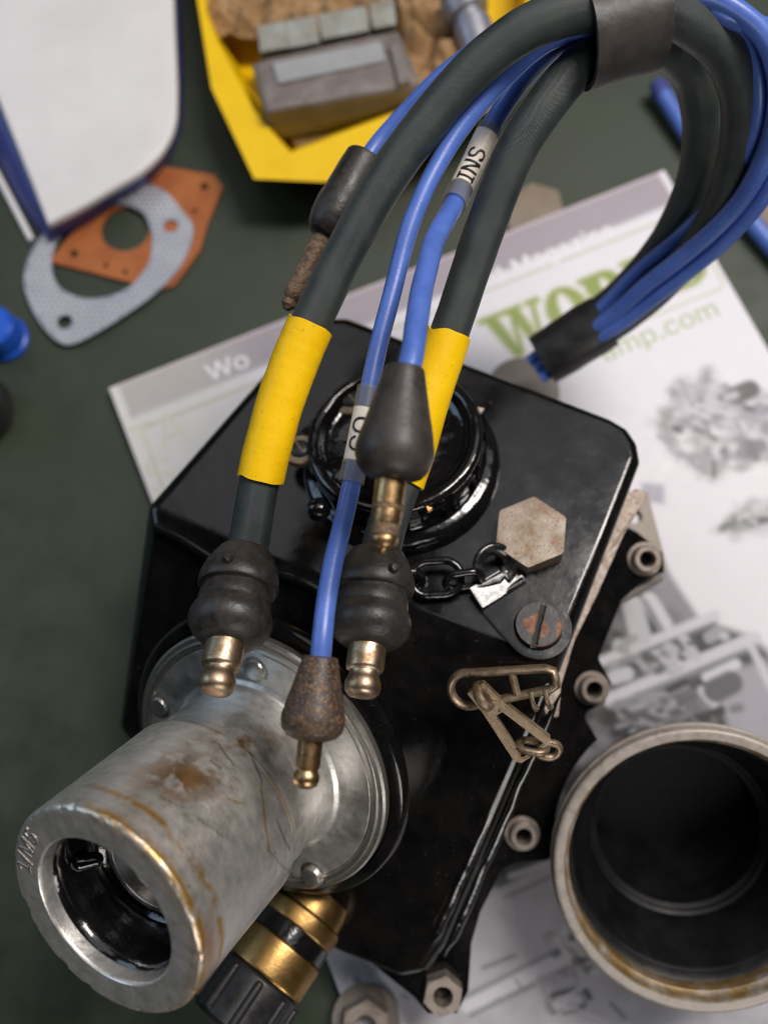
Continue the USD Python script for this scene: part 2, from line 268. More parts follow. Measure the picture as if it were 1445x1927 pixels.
def cover_print(v):
    q = v-TL; X, Y = q@mx, q@my; Z3 = np.stack([X, Y, 0*X], -1)
    C = np.tile(A([.76, .74, .79]), (len(X), 1))
    def put(mask, c): nonlocal C; C = C*(1-mask[:, None])+np.asarray(c)*mask[:, None]
    nz = lambda s, seed, o=4: meshkit.fbm(Z3*s, o, seed)
    put(soft(np.maximum.reduce([3.2-X, X-207.5, 0.8-Y, Y-12.3]))*(1), [.37, .33, .37])
    put(soft(np.maximum.reduce([3.2-X, X-207.5, -0.3-Y, Y-1.0]))*.6, [.42, .30, .33])
    put(soft(np.maximum.reduce([3.2-X, X-207.5, 12.3-Y, Y-13.3]))*.8, [.27, .24, .29])
    warm = soft(np.maximum(X-40, Y-75), 12); put(warm*.45, [.64, .63, .55])
    # engine drawings
    def blob(pts, seed, s=.22, dark=.16, light=.64, w=2.0, amp=.75):
        P = [mg(*p) for p in pts]; d = edged(X, Y, P)+(nz(.3, seed+9)-.5)*5; m = soft(d, w)*amp
        t = np.clip((nz(s, seed)-.30)/.35, 0, 1); g_ = dark+(light-dark)*t; put(m, np.stack([g_, g_*.97, g_*1.04], -1))
    blob([(1222, 795), (1262, 728), (1330, 690), (1380, 745), (1470, 730), (1500, 850), (1340, 900), (1285, 880)], 3)
    blob([(1345, 1000), (1385, 950), (1500, 930), (1520, 990), (1380, 1010)], 5, .3, .16, .5)
    blob([(1425, 1245), (1470, 1225), (1480, 1270), (1430, 1265)], 6)
    def bar(a, b, w, c, sft=.6): put(soft(segd(X, Y, mg(*a), mg(*b))-w, sft), c)
    bar((1290, 795), (1445, 770), 1.9, [.30, .28, .33]); bar((1290, 770), (1445, 745), 1.2, [.5, .48, .52]); bar((1380, 745), (1412, 732), 3.2, [.11, .10, .11]); bar((1370, 855), (1430, 840), 2.6, [.24, .22, .26])
    bar((1240, 820), (1330, 890), .8, [.34, .32, .36]); bar((1300, 760), (1345, 880), .7, [.3, .28, .33]); bar((1390, 800), (1400, 860), .7, [.28, .26, .3])
    # big machinery photograph
    ph = edged(X, Y, [mg(*p) for p in [(1000, 930), (1232, 1020), (1262, 1090), (1312, 1165), (1420, 1200), (1500, 1290), (1560, 2300), (300, 2300), (560, 1760), (800, 1300)]])
    put(soft(ph, 1.5), [.05, .047, .053])
    put(soft(edged(X, Y, [mg(*p) for p in [(1232, 1060), (1262, 1090), (1315, 1170), (1255, 1190), (1215, 1130)]]), 2), [.30, .28, .32])
    tex = np.clip((nz(.16, 21)-.32)/.36, 0, 1); gg = .02+.19*tex; put(soft(ph+6, 6)*.8, np.stack([gg, gg*.97, gg*1.05], -1))
    put(soft(edged(X, Y, [mg(*p) for p in [(1340, 1275), (1500, 1220), (1560, 1480), (1445, 1500), (1380, 1400)]]), 1.2), [.36, .35, .39])
    gl = .36+.16*nz(.03, 31, 2)+.12*(nz(.25, 32)-.5)
    put(soft(edged(X, Y, [mg(*p) for p in [(560, 1660), (880, 1690), (1040, 1620), (1120, 1560), (1500, 1480), (1700, 2300), (300, 2300)]]), 1.0), np.stack([gl, gl*.98, gl*1.06], -1))
    for a, b, w, c in [((1130, 1248), (1345, 1160), 1.9, .62), ((1150, 1318), (1420, 1203), 2.4, .60), ((1150, 1330), (1425, 1216), .8, .22), ((1125, 1262), (1345, 1174), .7, .16), ((1415, 1220), (1470, 1330), 1.3, .58), ((1445, 1240), (1500, 1320), 1.0, .2),
                       ((1330, 1275), (1385, 1250), 1.6, .62), ((1322, 1300), (1350, 1335), 1.5, .60), ((1345, 1300), (1375, 1285), 3.6, .13), ((1190, 1140), (1205, 1195), 3.4, .52), ((1222, 1130), (1250, 1175), 2.6, .62), ((1212, 1130), (1245, 1185), .6, .10),
                       ((1258, 1235), (1258, 1236), 3.0, .50), ((1225, 1258), (1226, 1258), 2.2, .45), ((1285, 1200), (1310, 1235), 1.5, .50), ((1335, 1200), (1350, 1190), 2.0, .34), ((1155, 1275), (1180, 1268), 2.2, .56), ((1165, 1215), (1170, 1222), 2.2, .5),
                       ((880, 1895), (1130, 1770), 1.8, .62), ((885, 1912), (1135, 1790), .5, .22), ((872, 1878), (1120, 1752), .5, .25), ((950, 1690), (1060, 1640), .5, .24), ((940, 1665), (1075, 1590), 1.0, .14), ((960, 1650), (1075, 1610), .7, .58),
                       ((1080, 1780), (1120, 1770), 1.5, .58), ((1048, 1890), (1085, 1880), 3.1, .10), ((1052, 1890), (1083, 1882), 1.7, .60), ((1065, 1770), (1095, 1755), 1.0, .18), ((1150, 1890), (1175, 1915), .5, .2), ((1085, 1800), (1105, 1830), .6, .2),
                       ((700, 1800), (760, 1930), 1.0, .55), ((1180, 1935), (1330, 1990), 1.0, .6), ((1060, 1750), (1068, 1785), .7, .62), ((1200, 1330), (1290, 1290), .9, .40), ((1195, 1360), (1300, 1330), .8, .34), ((1380, 1335), (1392, 1332), 1.3, .2)]:
        bar(a, b, w, [c, c*.98, c*1.06])
    def clutter(pts, n, seed, ang, lens, wid, lo, hi):
        r_ = np.random.default_rng(seed); P = A(pts, float); pg = Polygon(P); x0, y0, x1, y1 = pg.bounds; k = 0
        while k < n:
            u, v = r_.uniform(x0, x1), r_.uniform(y0, y1)
            if not pg.contains(Point(u, v)): continue
            k += 1; a = math.radians(ang+r_.choice([0, 0, 0, 90, 50, 25])+r_.normal()*6); l = r_.uniform(*lens); c = lo+(hi-lo)*r_.random()**1.3
            bar((u-l*math.cos(a), v-l*math.sin(a)), (u+l*math.cos(a), v+l*math.sin(a)), r_.uniform(*wid), [c, c*.98, c*1.05], .45)
    clutter([(1232, 795), (1262, 738), (1320, 705), (1440, 745), (1450, 840), (1340, 890), (1285, 870)], 46, 2, -15, (2, 22), (.3, 1.5), .10, .66)
    clutter([(1352, 1000), (1385, 960), (1440, 945), (1445, 990), (1380, 1005)], 14, 3, -20, (2, 14), (.3, 1.2), .12, .6)
    clutter([(1150, 1340), (1300, 1280), (1340, 1330), (1390, 1410), (1180, 1400)], 60, 4, -22, (2, 20), (.3, 1.6), .02, .34)
    clutter([(1190, 1235), (1330, 1180), (1400, 1200), (1200, 1290)], 18, 5, -22, (1, 9), (.5, 1.6), .06, .6)
    clutter([(1140, 1230), (1190, 1200), (1200, 1240), (1150, 1262)], 8, 6, -22, (1, 9), (.5, 1.5), .2, .6)
    clutter([(1030, 1760), (1110, 1740), (1130, 1800), (1100, 1900), (1040, 1900)], 26, 7, -25, (2, 12), (.25, .9), .10, .66)
    clutter([(640, 1800), (760, 1860), (780, 1927), (620, 1927)], 12, 8, -25, (3, 18), (.3, 1.0), .2, .6)
    clutter([(900, 1800), (1040, 1740), (1140, 1890), (1130, 1927), (880, 1927)], 16, 9, -28, (4, 40), (.2, .5), .2, .66)
    put(soft(edged(X, Y, [mg(*p) for p in [(1206, 908), (1250, 912), (1250, 948), (1208, 945)]]), .8), [.40, .38, .46])
    return C
nx, ny = 300, 424
gx, gy = np.meshgrid(np.linspace(0, MWID, nx+1), np.linspace(0, MHGT, ny+1))
PV = mw(gx.ravel(), gy.ravel()); bow = .5*np.exp(-((gy.ravel()-40)/60)**2)*np.sin(gx.ravel()/MWID*np.pi); PV[:, 2] += 0*bow
idx = np.arange((nx+1)*(ny+1)).reshape(ny+1, nx+1); a_, b_, c_, d_ = idx[:-1, :-1].ravel(), idx[:-1, 1:].ravel(), idx[1:, 1:].ravel(), idx[1:, :-1].ravel()
cover = obj('cover', trimesh.Trimesh(PV, np.vstack([np.stack([a_, d_, c_], 1), np.stack([a_, c_, b_], 1)]), process=False), m_cover, mag, smooth=False, col=cover_print)
pb = prism(sbox(0, 0, MWID-.4, MHGT-.4), ZM-.25, 0); pb.vertices = mw(pb.vertices[:, 0]+.2, pb.vertices[:, 1]+.2, 0)+pb.vertices[:, 2:]*A([0, 0, 1.]); pb.invert(); obj('page_block', pb, m_pages, mag, smooth=False)
def ink(name, poly_or_mesh, m, x, y, z=.06, rot=0, sx=1.0, parent=None):
    """flat print lying on the cover: a trimesh whose y runs up the letter"""
    t = poly_or_mesh.copy(); V = t.vertices; V = V*A([sx, 1, 1]); t.vertices = mw(x+V[:, 0], y-V[:, 1], ZM)+A([0, 0, 1.])*(z+V[:, 2:3]); return obj(name, t, m, parent or cover, smooth=False)
def slab(letter, h=17.):
    """heavy slab-serif capitals"""
    def bar(x0, y0, x1, y1): return sbox(x0, y0, x1, y1)
    s, t = 4.2, 1.3
    if letter == 'W': 
        w = 21; P = [Polygon([(1, h), (1+s, h), (8.2, 0), (5.6, 0)]), Polygon([(7.2, 0), (8.4, 0), (12, h), (10.8, h)]), Polygon([(9.2, h), (9.2+s, h), (16.4, 0), (13.8, 0)]), Polygon([(15.0, 0), (16.2, 0), (20, h), (18.8, h)]), bar(-.6, h-t, 7.2, h), bar(7.6, h-t, 14.8, h), bar(17, h-t, 21.6, h)]
    elif letter == 'O':
        w = 14; P = [Point(0, 0).buffer(1, 24)]; import shapely.affinity as af
        o = af.translate(af.scale(P[0], 7.2, h/2+.2), 7, h/2); i = af.translate(af.scale(P[0], 2.9, h/2-1.3), 7, h/2); return o.difference(i), w
    elif letter == 'R':
        w = 15; import shapely.affinity as af
        o = af.translate(af.scale(Point(0, 0).buffer(1, 20), 5.2, h*.27), 8.2, h*.73).difference(af.translate(af.scale(Point(0, 0).buffer(1, 20), 1.7, h*.17), 7.6, h*.73))
        P = [bar(1, 0, 1+s, h), bar(-.3, 0, 6.6, t), bar(-.3, h-t, 8.5, h), o.intersection(bar(4, 0, 20, h)), Polygon([(7, h*.48), (11, h*.48), (15.6, 0), (11.2, 0)])]
    elif letter == 'L':
        w = 12; P = [bar(1, 0, 1+s, h), bar(-.3, 0, 11, t), bar(-.3, h-t, 7, h), Polygon([(9.4, 0), (11.2, 0), (11.2, 6), (10.2, 6), (8.5, t)])]
    else:
        w = 15; import shapely.affinity as af
        o = af.translate(af.scale(Point(0, 0).buffer(1, 20), 8.2, h/2), 6, h/2).difference(af.translate(af.scale(Point(0, 0).buffer(1, 20), 3.6, h/2-1.4), 6, h/2)).intersection(bar(5, 0, 20, h))
        P = [bar(1, 0, 1+s, h), bar(-.3, 0, 7, t), bar(-.3, h-t, 7, h), o]
    return unary_union(P), w
w0, w1 = mg(905, 605), mg(1300, 470); xx = w0[0]; tilt = 0
for ch in 'WORLD':
    p, w = slab(ch); halo = prism(p.buffer(1.1), .03); ink('letter_outline', halo, m_inkpale, xx, w0[1]+16.5, .05); ink('letter', prism(p, .03), m_inkgreen, xx, w0[1]+16.5, .10); xx += w+1.3
frame_p = sbox(7, 20, 206, 47).buffer(2.5); fr_ = frame_p.difference(frame_p.buffer(-.8)); t = prism(fr_, .03); t.vertices[:, 1] *= -1; t.invert(); ink('title_frame', t, m_inkpale, 0, 0, .05)
t = meshkit.text_mesh('Magazine', 5.4, .03, True); q = mg(985, 505); ink('strip_lettering', t, m_inkwhite, q[0]-4, q[1]+1, .08, sx=1.16)
t = meshkit.text_mesh('d', 5.4, .03, True); ink('strip_lettering', t, m_inkwhite, q[0]-12.5, q[1]+1, .08, sx=1.15)
t = meshkit.text_mesh('Wo', 5.8, .03, True); q = mg(393, 718); ink('strip_lettering', t, m_inkwhite, q[0], q[1], .08, sx=1.2)
t = meshkit.text_mesh('amp.com', 6.6, .03); q = mg(1140, 675); ink('web_address', t, m_inkmid, q[0]-1, q[1]+1, .08, sx=1.14)
for s, u, v, hh in (('T', 270, 840, 12), ('A', 318, 822, 12), ('S', 300, 905, 12)):
    t = meshkit.text_mesh(s, hh, .03); q = mg(u, v); ink('faint_letter', t, m_inkfaint, q[0]-4, q[1]+4, .08)

# ================================================================ BENCH ITEMS BEHIND
# white carton with blue sides
def pxpoly(pts, z): return A([at(u, v, z) for u, v in pts])
def resample(P, n=80):
    P = np.vstack([P, P[:1]]); s = np.r_[0, np.cumsum(np.linalg.norm(np.diff(P, axis=0), axis=1))]; t = np.linspace(0, s[-1], n, endpoint=False)
    return np.stack([np.interp(t, s, P[:, k]) for k in range(3)], 1)
top_px = [(-260, -330), (322, -330), (326, 0), (333, 150), (330, 225), (310, 275), (270, 318), (215, 352), (150, 390), (88, 421), (60, 350), (0, 200), (-60, 40)]
ZB = 13.0
base_px = [(-300, -330), (336, -330), (342, 0), (347, 150), (342, 240), (320, 300), (280, 345), (224, 384), (162, 422), (92, 462), (34, 374), (-32, 240), (-100, 80)]
cen = pxpoly(top_px, ZB).mean(0)
def ring(px, z, n=9): 
    P = pxpoly(px, z); m = spline(np.vstack([P[3:10]]), n); return np.vstack([P[:3], m, P[10:]])
def shrink(R, d): 
    c = R.mean(0); v = R-c; return R-v/np.linalg.norm(v, axis=1)[:, None]*d
bx = thing('carton', 'large white topped carton with blue sides beside the yellow bin', 'box', cen*A([1, 1, 0]))
RT, RB = ring(top_px, ZB), ring(base_px, .4)
obj('lid', loft([shrink(RT, .3)-A([0, 0, 3.]), RT-A([0, 0, 2.]), shrink(RT, .2)-A([0, 0, .8]), shrink(RT, .9)-A([0, 0, .2]), shrink(RT, 2)]), m_whitebox, bx)
obj('body', loft([RB, RB+A([0, 0, .8]), shrink(RB*.35+RT*.65, 0), shrink(RT, .8)-A([0, 0, 3.2])]), m_navy, bx)
E_ = [at(-20, 300, 1.5), at(60, 452, 1.5)]
obj('white_edge', tube([E_[0], E_[1]], 1.2, 10), m_whitebox, bx)

# gaskets
def flat(name, label, poly, z, h, m, group=None, extra=None):
    c = A([*poly.centroid.coords[0], z]); t_ = thing(name, label, 'gasket', c); obj('plate', prism(poly, h, z), m, t_, smooth=30); return t_
def P2(pts, z): return [tuple(at(u, v, z)[:2]) for u, v in pts]
def C2(u, v, z, r): return Point(*at(u, v, z)[:2]).buffer(r, 24)
og = Polygon(P2([(265, 322), (300, 316), (400, 333), (415, 352), (385, 425), (372, 470), (325, 535), (300, 542), (100, 490), (140, 440)], 1.0)).buffer(1.2).buffer(-.4)
og = og.difference(C2(236, 432, 1.0, 8.6)).difference(C2(385, 352, 1., 1.5)).difference(C2(140, 478, 1., 1.5)).difference(C2(200, 500, 1., .9)).difference(C2(236, 512, 1., .9)).difference(C2(366, 398, 1., .9))
flat('card_gasket', 'orange card gasket with bolt holes lying under the metal gasket', og, .2, 1.2, m_orange)
def cl2(pts, z): q = spline([*[at(u, v, z) for u, v in pts], at(*pts[0], z)], 8); return Polygon(q[:-1, :2]).buffer(0)
outer = cl2([(340, 392), (364, 430), (346, 490), (300, 545), (228, 598), (150, 643), (112, 644), (72, 602), (46, 540), (54, 486), (90, 430), (160, 372), (240, 340), (305, 356)], 2.2)
inner = cl2([(287, 440), (280, 495), (236, 545), (172, 562), (118, 545), (98, 505), (108, 455), (150, 410), (215, 385), (268, 400)], 2.2)
hole1, hole2 = C2(322, 425, 2.2, 2.6), C2(122, 606, 2.2, 2.6)
gp = outer.difference(inner).difference(hole1).difference(hole2)
gt = thing('metal_gasket', 'silver perforated metal gasket with a large round opening on the bench', 'gasket', A([*gp.centroid.coords[0], 2]))
obj('plate', prism(gp, .9, 1.6), m_gasket, gt, smooth=30)
dims = []; x0, y0, x1, y1 = gp.bounds; gin = gp.buffer(-.8)
for i, xx_ in enumerate(np.arange(x0, x1, 2.0)):
    for j, yy_ in enumerate(np.arange(y0, y1, 2.0)):
        p_ = Point(xx_+(j % 2), yy_)
        if gin.contains(p_): c = trimesh.creation.cone(.75, .8, sections=8); c.apply_translation((p_.x, p_.y, 2.48)); dims.append(c)
obj('dimple', cat(*dims), m_dimple, gt, smooth=False, kind='stuff')

# yellow parts bin and what is in it
bt = thing('parts_bin', 'yellow plastic parts bin holding paper and metal pieces', 'bin', at(650, 150, 0))
rim_o = pxpoly([(340, -260), (365, -40), (398, 165), (478, 336), (612, 342), (760, 290), (905, 215), (1020, 120), (1060, -260)], 22)
rim_i = pxpoly([(372, -260), (388, 20), (408, 75), (478, 205), (545, 288), (740, 212), (880, 150), (985, 70), (1010, -260)], 22)
flo = pxpoly([(385, -260), (402, 20), (430, 90), (490, 190), (548, 278), (740, 200), (860, 140), (970, 60), (1000, -260)], 3)
base = pxpoly([(360, -260), (380, -20), (412, 150), (492, 318), (610, 322), (750, 270), (890, 200), (1000, 110), (1040, -260)], .3)
bm = loft([resample(x, 90) if False else x for x in (base, rim_o, rim_i+A([0, 0, .0]), flo)]); obj('tray', bm.subdivide_loop(0) if False else bm, m_binyellow, bt, smooth=25)
def pxblock(pts, z0, z1, r=.8): return hullpts([at(u, v, z1-r) for u, v in pts]+[at(u, v, z1-r)*A([1, 1, 0])+A([0, 0, z0+r]) for u, v in pts], r, 1)
def single(name, label, cat_, parts, loc, group=None):
    t_ = thing(name, label, cat_, loc, group)
    for nm, m, mt in parts: obj(nm, m, mt, t_)
    return t_
wb = pxblock([(520, 215), (770, 165), (780, 185), (565, 283)], 4, 13); single('wooden_block', 'brown wooden block under the grey casting in the yellow bin', 'block', [('body', rough_up(wb, .3, .2, 2, 4), m_wood)], at(650, 220, 4))
gb = rough_up(pxblock([(486, 127), (743, 70), (779, 158), (508, 206)], 13, 29, 1.9), .6, .2, 5, 2.5)
gb2 = pxblock([(515, 120), (715, 80), (722, 112), (525, 155)], 28, 30, .5)
rib = pxblock([(735, 85), (750, 82), (770, 150), (752, 155)], 28, 31, .5)
gt_ = thing('grey_casting', 'grey oblong casting with a pale raised plate in the yellow bin', 'casting', at(630, 150, 13)); obj('body', gb, m_greyblock, gt_); obj('raised_plate', gb2, m_greylabel, gt_); obj('rib', rib, m_greyblock, gt_)
for i, (pts, lb) in enumerate([([(487, 52), (533, 44), (538, 88), (492, 96)], 'leftmost small pale square tab behind the grey casting'), ([(540, 42), (592, 32), (598, 78), (545, 88)], 'second pale square tab from the left behind the grey casting'),
                               ([(602, 30), (686, 14), (692, 56), (608, 72)], 'wide pale tab, third along behind the grey casting'), ([(698, 8), (738, 0), (742, 44), (704, 52)], 'rightmost pale tab near the brown paper')]):
    single('plastic_tab', lb, 'tab', [('body', pxblock(pts, 12, 26, .7), m_tile)], at(*pts[0], 12), 'pale tabs in the yellow bin')
def sheet(pts, z, amp, seed, n=26):
    P = pxpoly(pts, z); o = P[0]; uu, vv = np.meshgrid(np.linspace(0, 1, n), np.linspace(0, 1, n))
    V = ((1-uu)*(1-vv))[..., None]*P[0]+(uu*(1-vv))[..., None]*P[1]+(uu*vv)[..., None]*P[2]+((1-uu)*vv)[..., None]*P[3]; V = V.reshape(-1, 3)
    k = meshkit.fbm(V*.10, 4, seed); V[:, 2] += (np.abs(k-.5)*2)*amp; V2 = V-A([0, 0, .5])
    id_ = np.arange(n*n).reshape(n, n); a, b, c, d = id_[:-1, :-1].ravel(), id_[:-1, 1:].ravel(), id_[1:, 1:].ravel(), id_[1:, :-1].ravel()
    F = np.vstack([np.stack([a, d, c], 1), np.stack([a, c, b], 1)]); edge = np.r_[id_[0], id_[1:, -1], id_[-1, -2::-1], id_[-2:0:-1, 0]]; e2 = np.roll(edge, -1); N_ = n*n
    return trimesh.Trimesh(np.vstack([V, V2]), np.vstack([F, F[:, ::-1]+N_, np.stack([edge, edge+N_, e2+N_], 1)[:, ::-1], np.stack([edge, e2+N_, e2], 1)[:, ::-1]]), process=False)
single('brown_paper', 'crumpled brown paper lining the back of the yellow bin', 'paper', [('sheet', sheet([(372, -160), (1000, -160), (760, 60), (400, 75)], 15, 13, 3, 60), m_kraft)], at(600, -20, 15))
single('brown_paper', 'creased tan paper strip right of the grey casting in the bin', 'paper', [('sheet', sheet([(745, -40), (850, -40), (930, 170), (770, 190)], 19, 15, 8, 50), m_kraft)], at(800, 60, 19))
fz0, fz1 = at(905, 95, 27), at(855, -40, 31)
single('pipe_fitting', 'grey zinc pipe fitting lying in the right end of the yellow bin', 'fitting', [('body', lathe([(0, 0), (6, 0), (6.6, .6), (6.6, 10), (5.4, 11), (5.4, 13), (7.4, 13.6), (7.4, 22), (6.8, 23), (0, 23)], fz0, fz1-fz0, 40), m_zinc), ('collar', lathe([(7.3, 15), (8.0, 15.4), (8.0, 18.6), (7.3, 19)], fz0, fz1-fz0, 40), m_zinc)], at(880, 40, 27))

# odd pieces at the edges
c0 = at(-14, 615, 10)
single('blue_bottle_top', 'bright blue plastic top at the left edge below the carton', 'lid', [('body', lathe([(0, 12), (6, 12), (7.2, 11), (7.6, 6), (7.6, 0), (0, 0)], c0*A([1, 1, 0]), (0, 0, 1), 6*4), m_bright), ('rim', lathe([(7.6, 0), (8.3, 0), (8.3, 2), (7.6, 2.4)], c0*A([1, 1, 0]), (0, 0, 1), 32), m_bright)], c0*A([1, 1, 0]))
c0 = at(-30, 780, 0)
single('black_knob', 'black round knob at the left edge beside the magazine', 'knob', [('body', lathe([(0, 17), (9, 17), (11.5, 15), (12, 5), (10, 0), (0, 0)], c0, (0, 0, 1), 40), m_matblack), ('top_disc', lathe([(0, 17.8), (5, 17.8), (5.6, 17)], c0, (0, 0, 1), 32), m_matblack)], c0)
cs = Polygon(P2([(960, 372), (1000, 345), (1050, 360), (1060, 400), (1000, 440), (955, 430)], 1.)); t_ = thing('card_scrap', 'grey brown card scrap on the bench above the magazine', 'card', A([*cs.centroid.coords[0], 0])); obj('sheet', prism(cs, 1.4, .2), m_card, t_, smooth=30)
cs = Polygon(P2([(1400, 380), (1445, 345), (1500, 360), (1500, 430), (1430, 440)], 1.)); t_ = thing('card_scrap', 'grey brown card scrap under the blue cable at the right edge', 'card', A([*cs.centroid.coords[0], 0])); obj('sheet', prism(cs, 1.4, .2), m_card, t_, smooth=30)
c0 = at(985, 735, 9); single('metal_disc', 'grey brown metal disc on the magazine behind the black housing', 'disc', [('body', lathe([(0, 5), (11.2, 5), (12, 4.4), (12, 0), (0, 0)], A([c0[0], c0[1], ZM+.1]), (0, 0, 1), 48), m_disc), ('hub', lathe([(0, 6), (3, 6), (3.4, 5)], A([c0[0], c0[1], ZM+.1]), (0, 0, 1), 24), m_disc)], A([c0[0], c0[1], ZM]))
cb = smoothpath(spline([at(1240, 165, 6), at(1290, 245, 5), at(1350, 330, 4.5), at(1420, 425, 4.5), at(1520, 540, 4)], 8))
t_ = thing('blue_cable', 'loose blue cable lying on the bench behind the hoses', 'cable', cb[0]*A([1, 1, 0])); obj('sheath', tube(cb, 3.0, 16), m_blue, t_); obj('end_cap', tube([cb[0]-unit(cb[1]-cb[0])*2.5, cb[0], cb[0]+unit(cb[1]-cb[0])*3], [2.4, 3.3, 3.3], 16), m_navy, t_)
def hexnut(c, n, af, h, hole, xh=(1, .2, 0), ch=.5):
    fr = frame(n, xh); hx = Polygon([(af/math.sqrt(3)*math.cos(k*math.pi/3), af/math.sqrt(3)*math.sin(k*math.pi/3)) for k in range(6)])
    ms = prism(hx.difference(Point(0, 0).buffer(hole, 20)), h-ch, 0); top = prism(hx.intersection(Point(0, 0).buffer(af/2*1.03, 32)).difference(Point(0, 0).buffer(hole, 20)), ch, h-ch)
    return place(cat(ms, top), fr, c)
c0 = at(688, 1925, 7); c0 = A([c0[0], c0[1], ZM+.2])
t_ = thing('loose_nut', 'grey hexagon nut on a washer at the bottom edge of the magazine', 'nut', c0); obj('body', hexnut(c0+A([0, 0, 1.2]), (0, 0, 1), 12, 6, 3.2, (1, .5, 0)), m_nut, t_, smooth=25); obj('washer', lathe([(4, 0), (9.5, 0), (9.5, 1.0), (4, 1.0), (4, 0)], c0, (0, 0, 1), 40), m_disc, t_)

# ================================================================ THE BLACK HOUSING
ND = dirn(120, 80); CD = ND @ at(1000, 1040, 72)
NS = dirn(228, 49.5); CF = A([-51.9, -35.9, 102.]); LS = 49.7; CG = CF-NS*LS
dk = lambda u, v, up=0: on(u, v, ND, CD+up)
crl, crr = dk(292, 985), dk(1050, 1262)
Pb = CG-NS*17
N2 = unit(np.cross(crr-crl, Pb-crl)); N2 = N2 if N2[2] > 0 else -N2; C2_ = N2@crl
sl = lambda u, v, up=0: on(u, v, N2, C2_+up)
unitp = thing('ignition_housing', 'black painted metal housing with a round cap and worn aluminium outlet sleeve', 'machine housing', A([0, 20, ZM]))
r0 = 4.0
top = [dk(300, 955), dk(598, 612), dk(645, 612), dk(1140, 800), dk(1165, 815), dk(1178, 835), dk(1182, 860), dk(1134, 985), dk(1034, 1235)]
slo = [sl(300, 1010), sl(240, 1370), sl(490, 1680), sl(640, 1778), sl(750, 1822), sl(785, 1815), sl(812, 1772), sl(1024, 1285)]
corners = [p-ND*r0 for p in top]+[p-N2*r0 for p in slo]
cc = np.mean(corners, 0)
low = [A([*(p[:2]*.93+cc[:2]*.07), 14.]) for p in corners if p is not None]
rad_ = [4, 4, 4, 3.2, 3.2, 3.2, 3.2, 2.4, 2.4, 4, 4, 4, 4, 4, 4, 4, 2.4]
corners = [p-ND*r for p, r in zip(top, rad_)]+[p-N2*r for p, r in zip(slo, rad_[len(top):])]
body = hullpts(corners+low, rad_+rad_, 2)
obj('body', body, m_black, unitp, smooth=22)
# crease rib on the left and moulded webs
obj('rib', tube(smoothpath(spline([dk(296, 990, .2), dk(345, 1015, .6), dk(400, 1050, .4), dk(470, 1090, -.4)], 8)), 1.3, 12), m_black, unitp)
obj('rib', tube(smoothpath(spline([dk(505, 1075, .0), dk(560, 1090, .9), dk(640, 1135, .6), dk(720, 1195, -.4)], 8)), 1.6, 12), m_black, unitp)
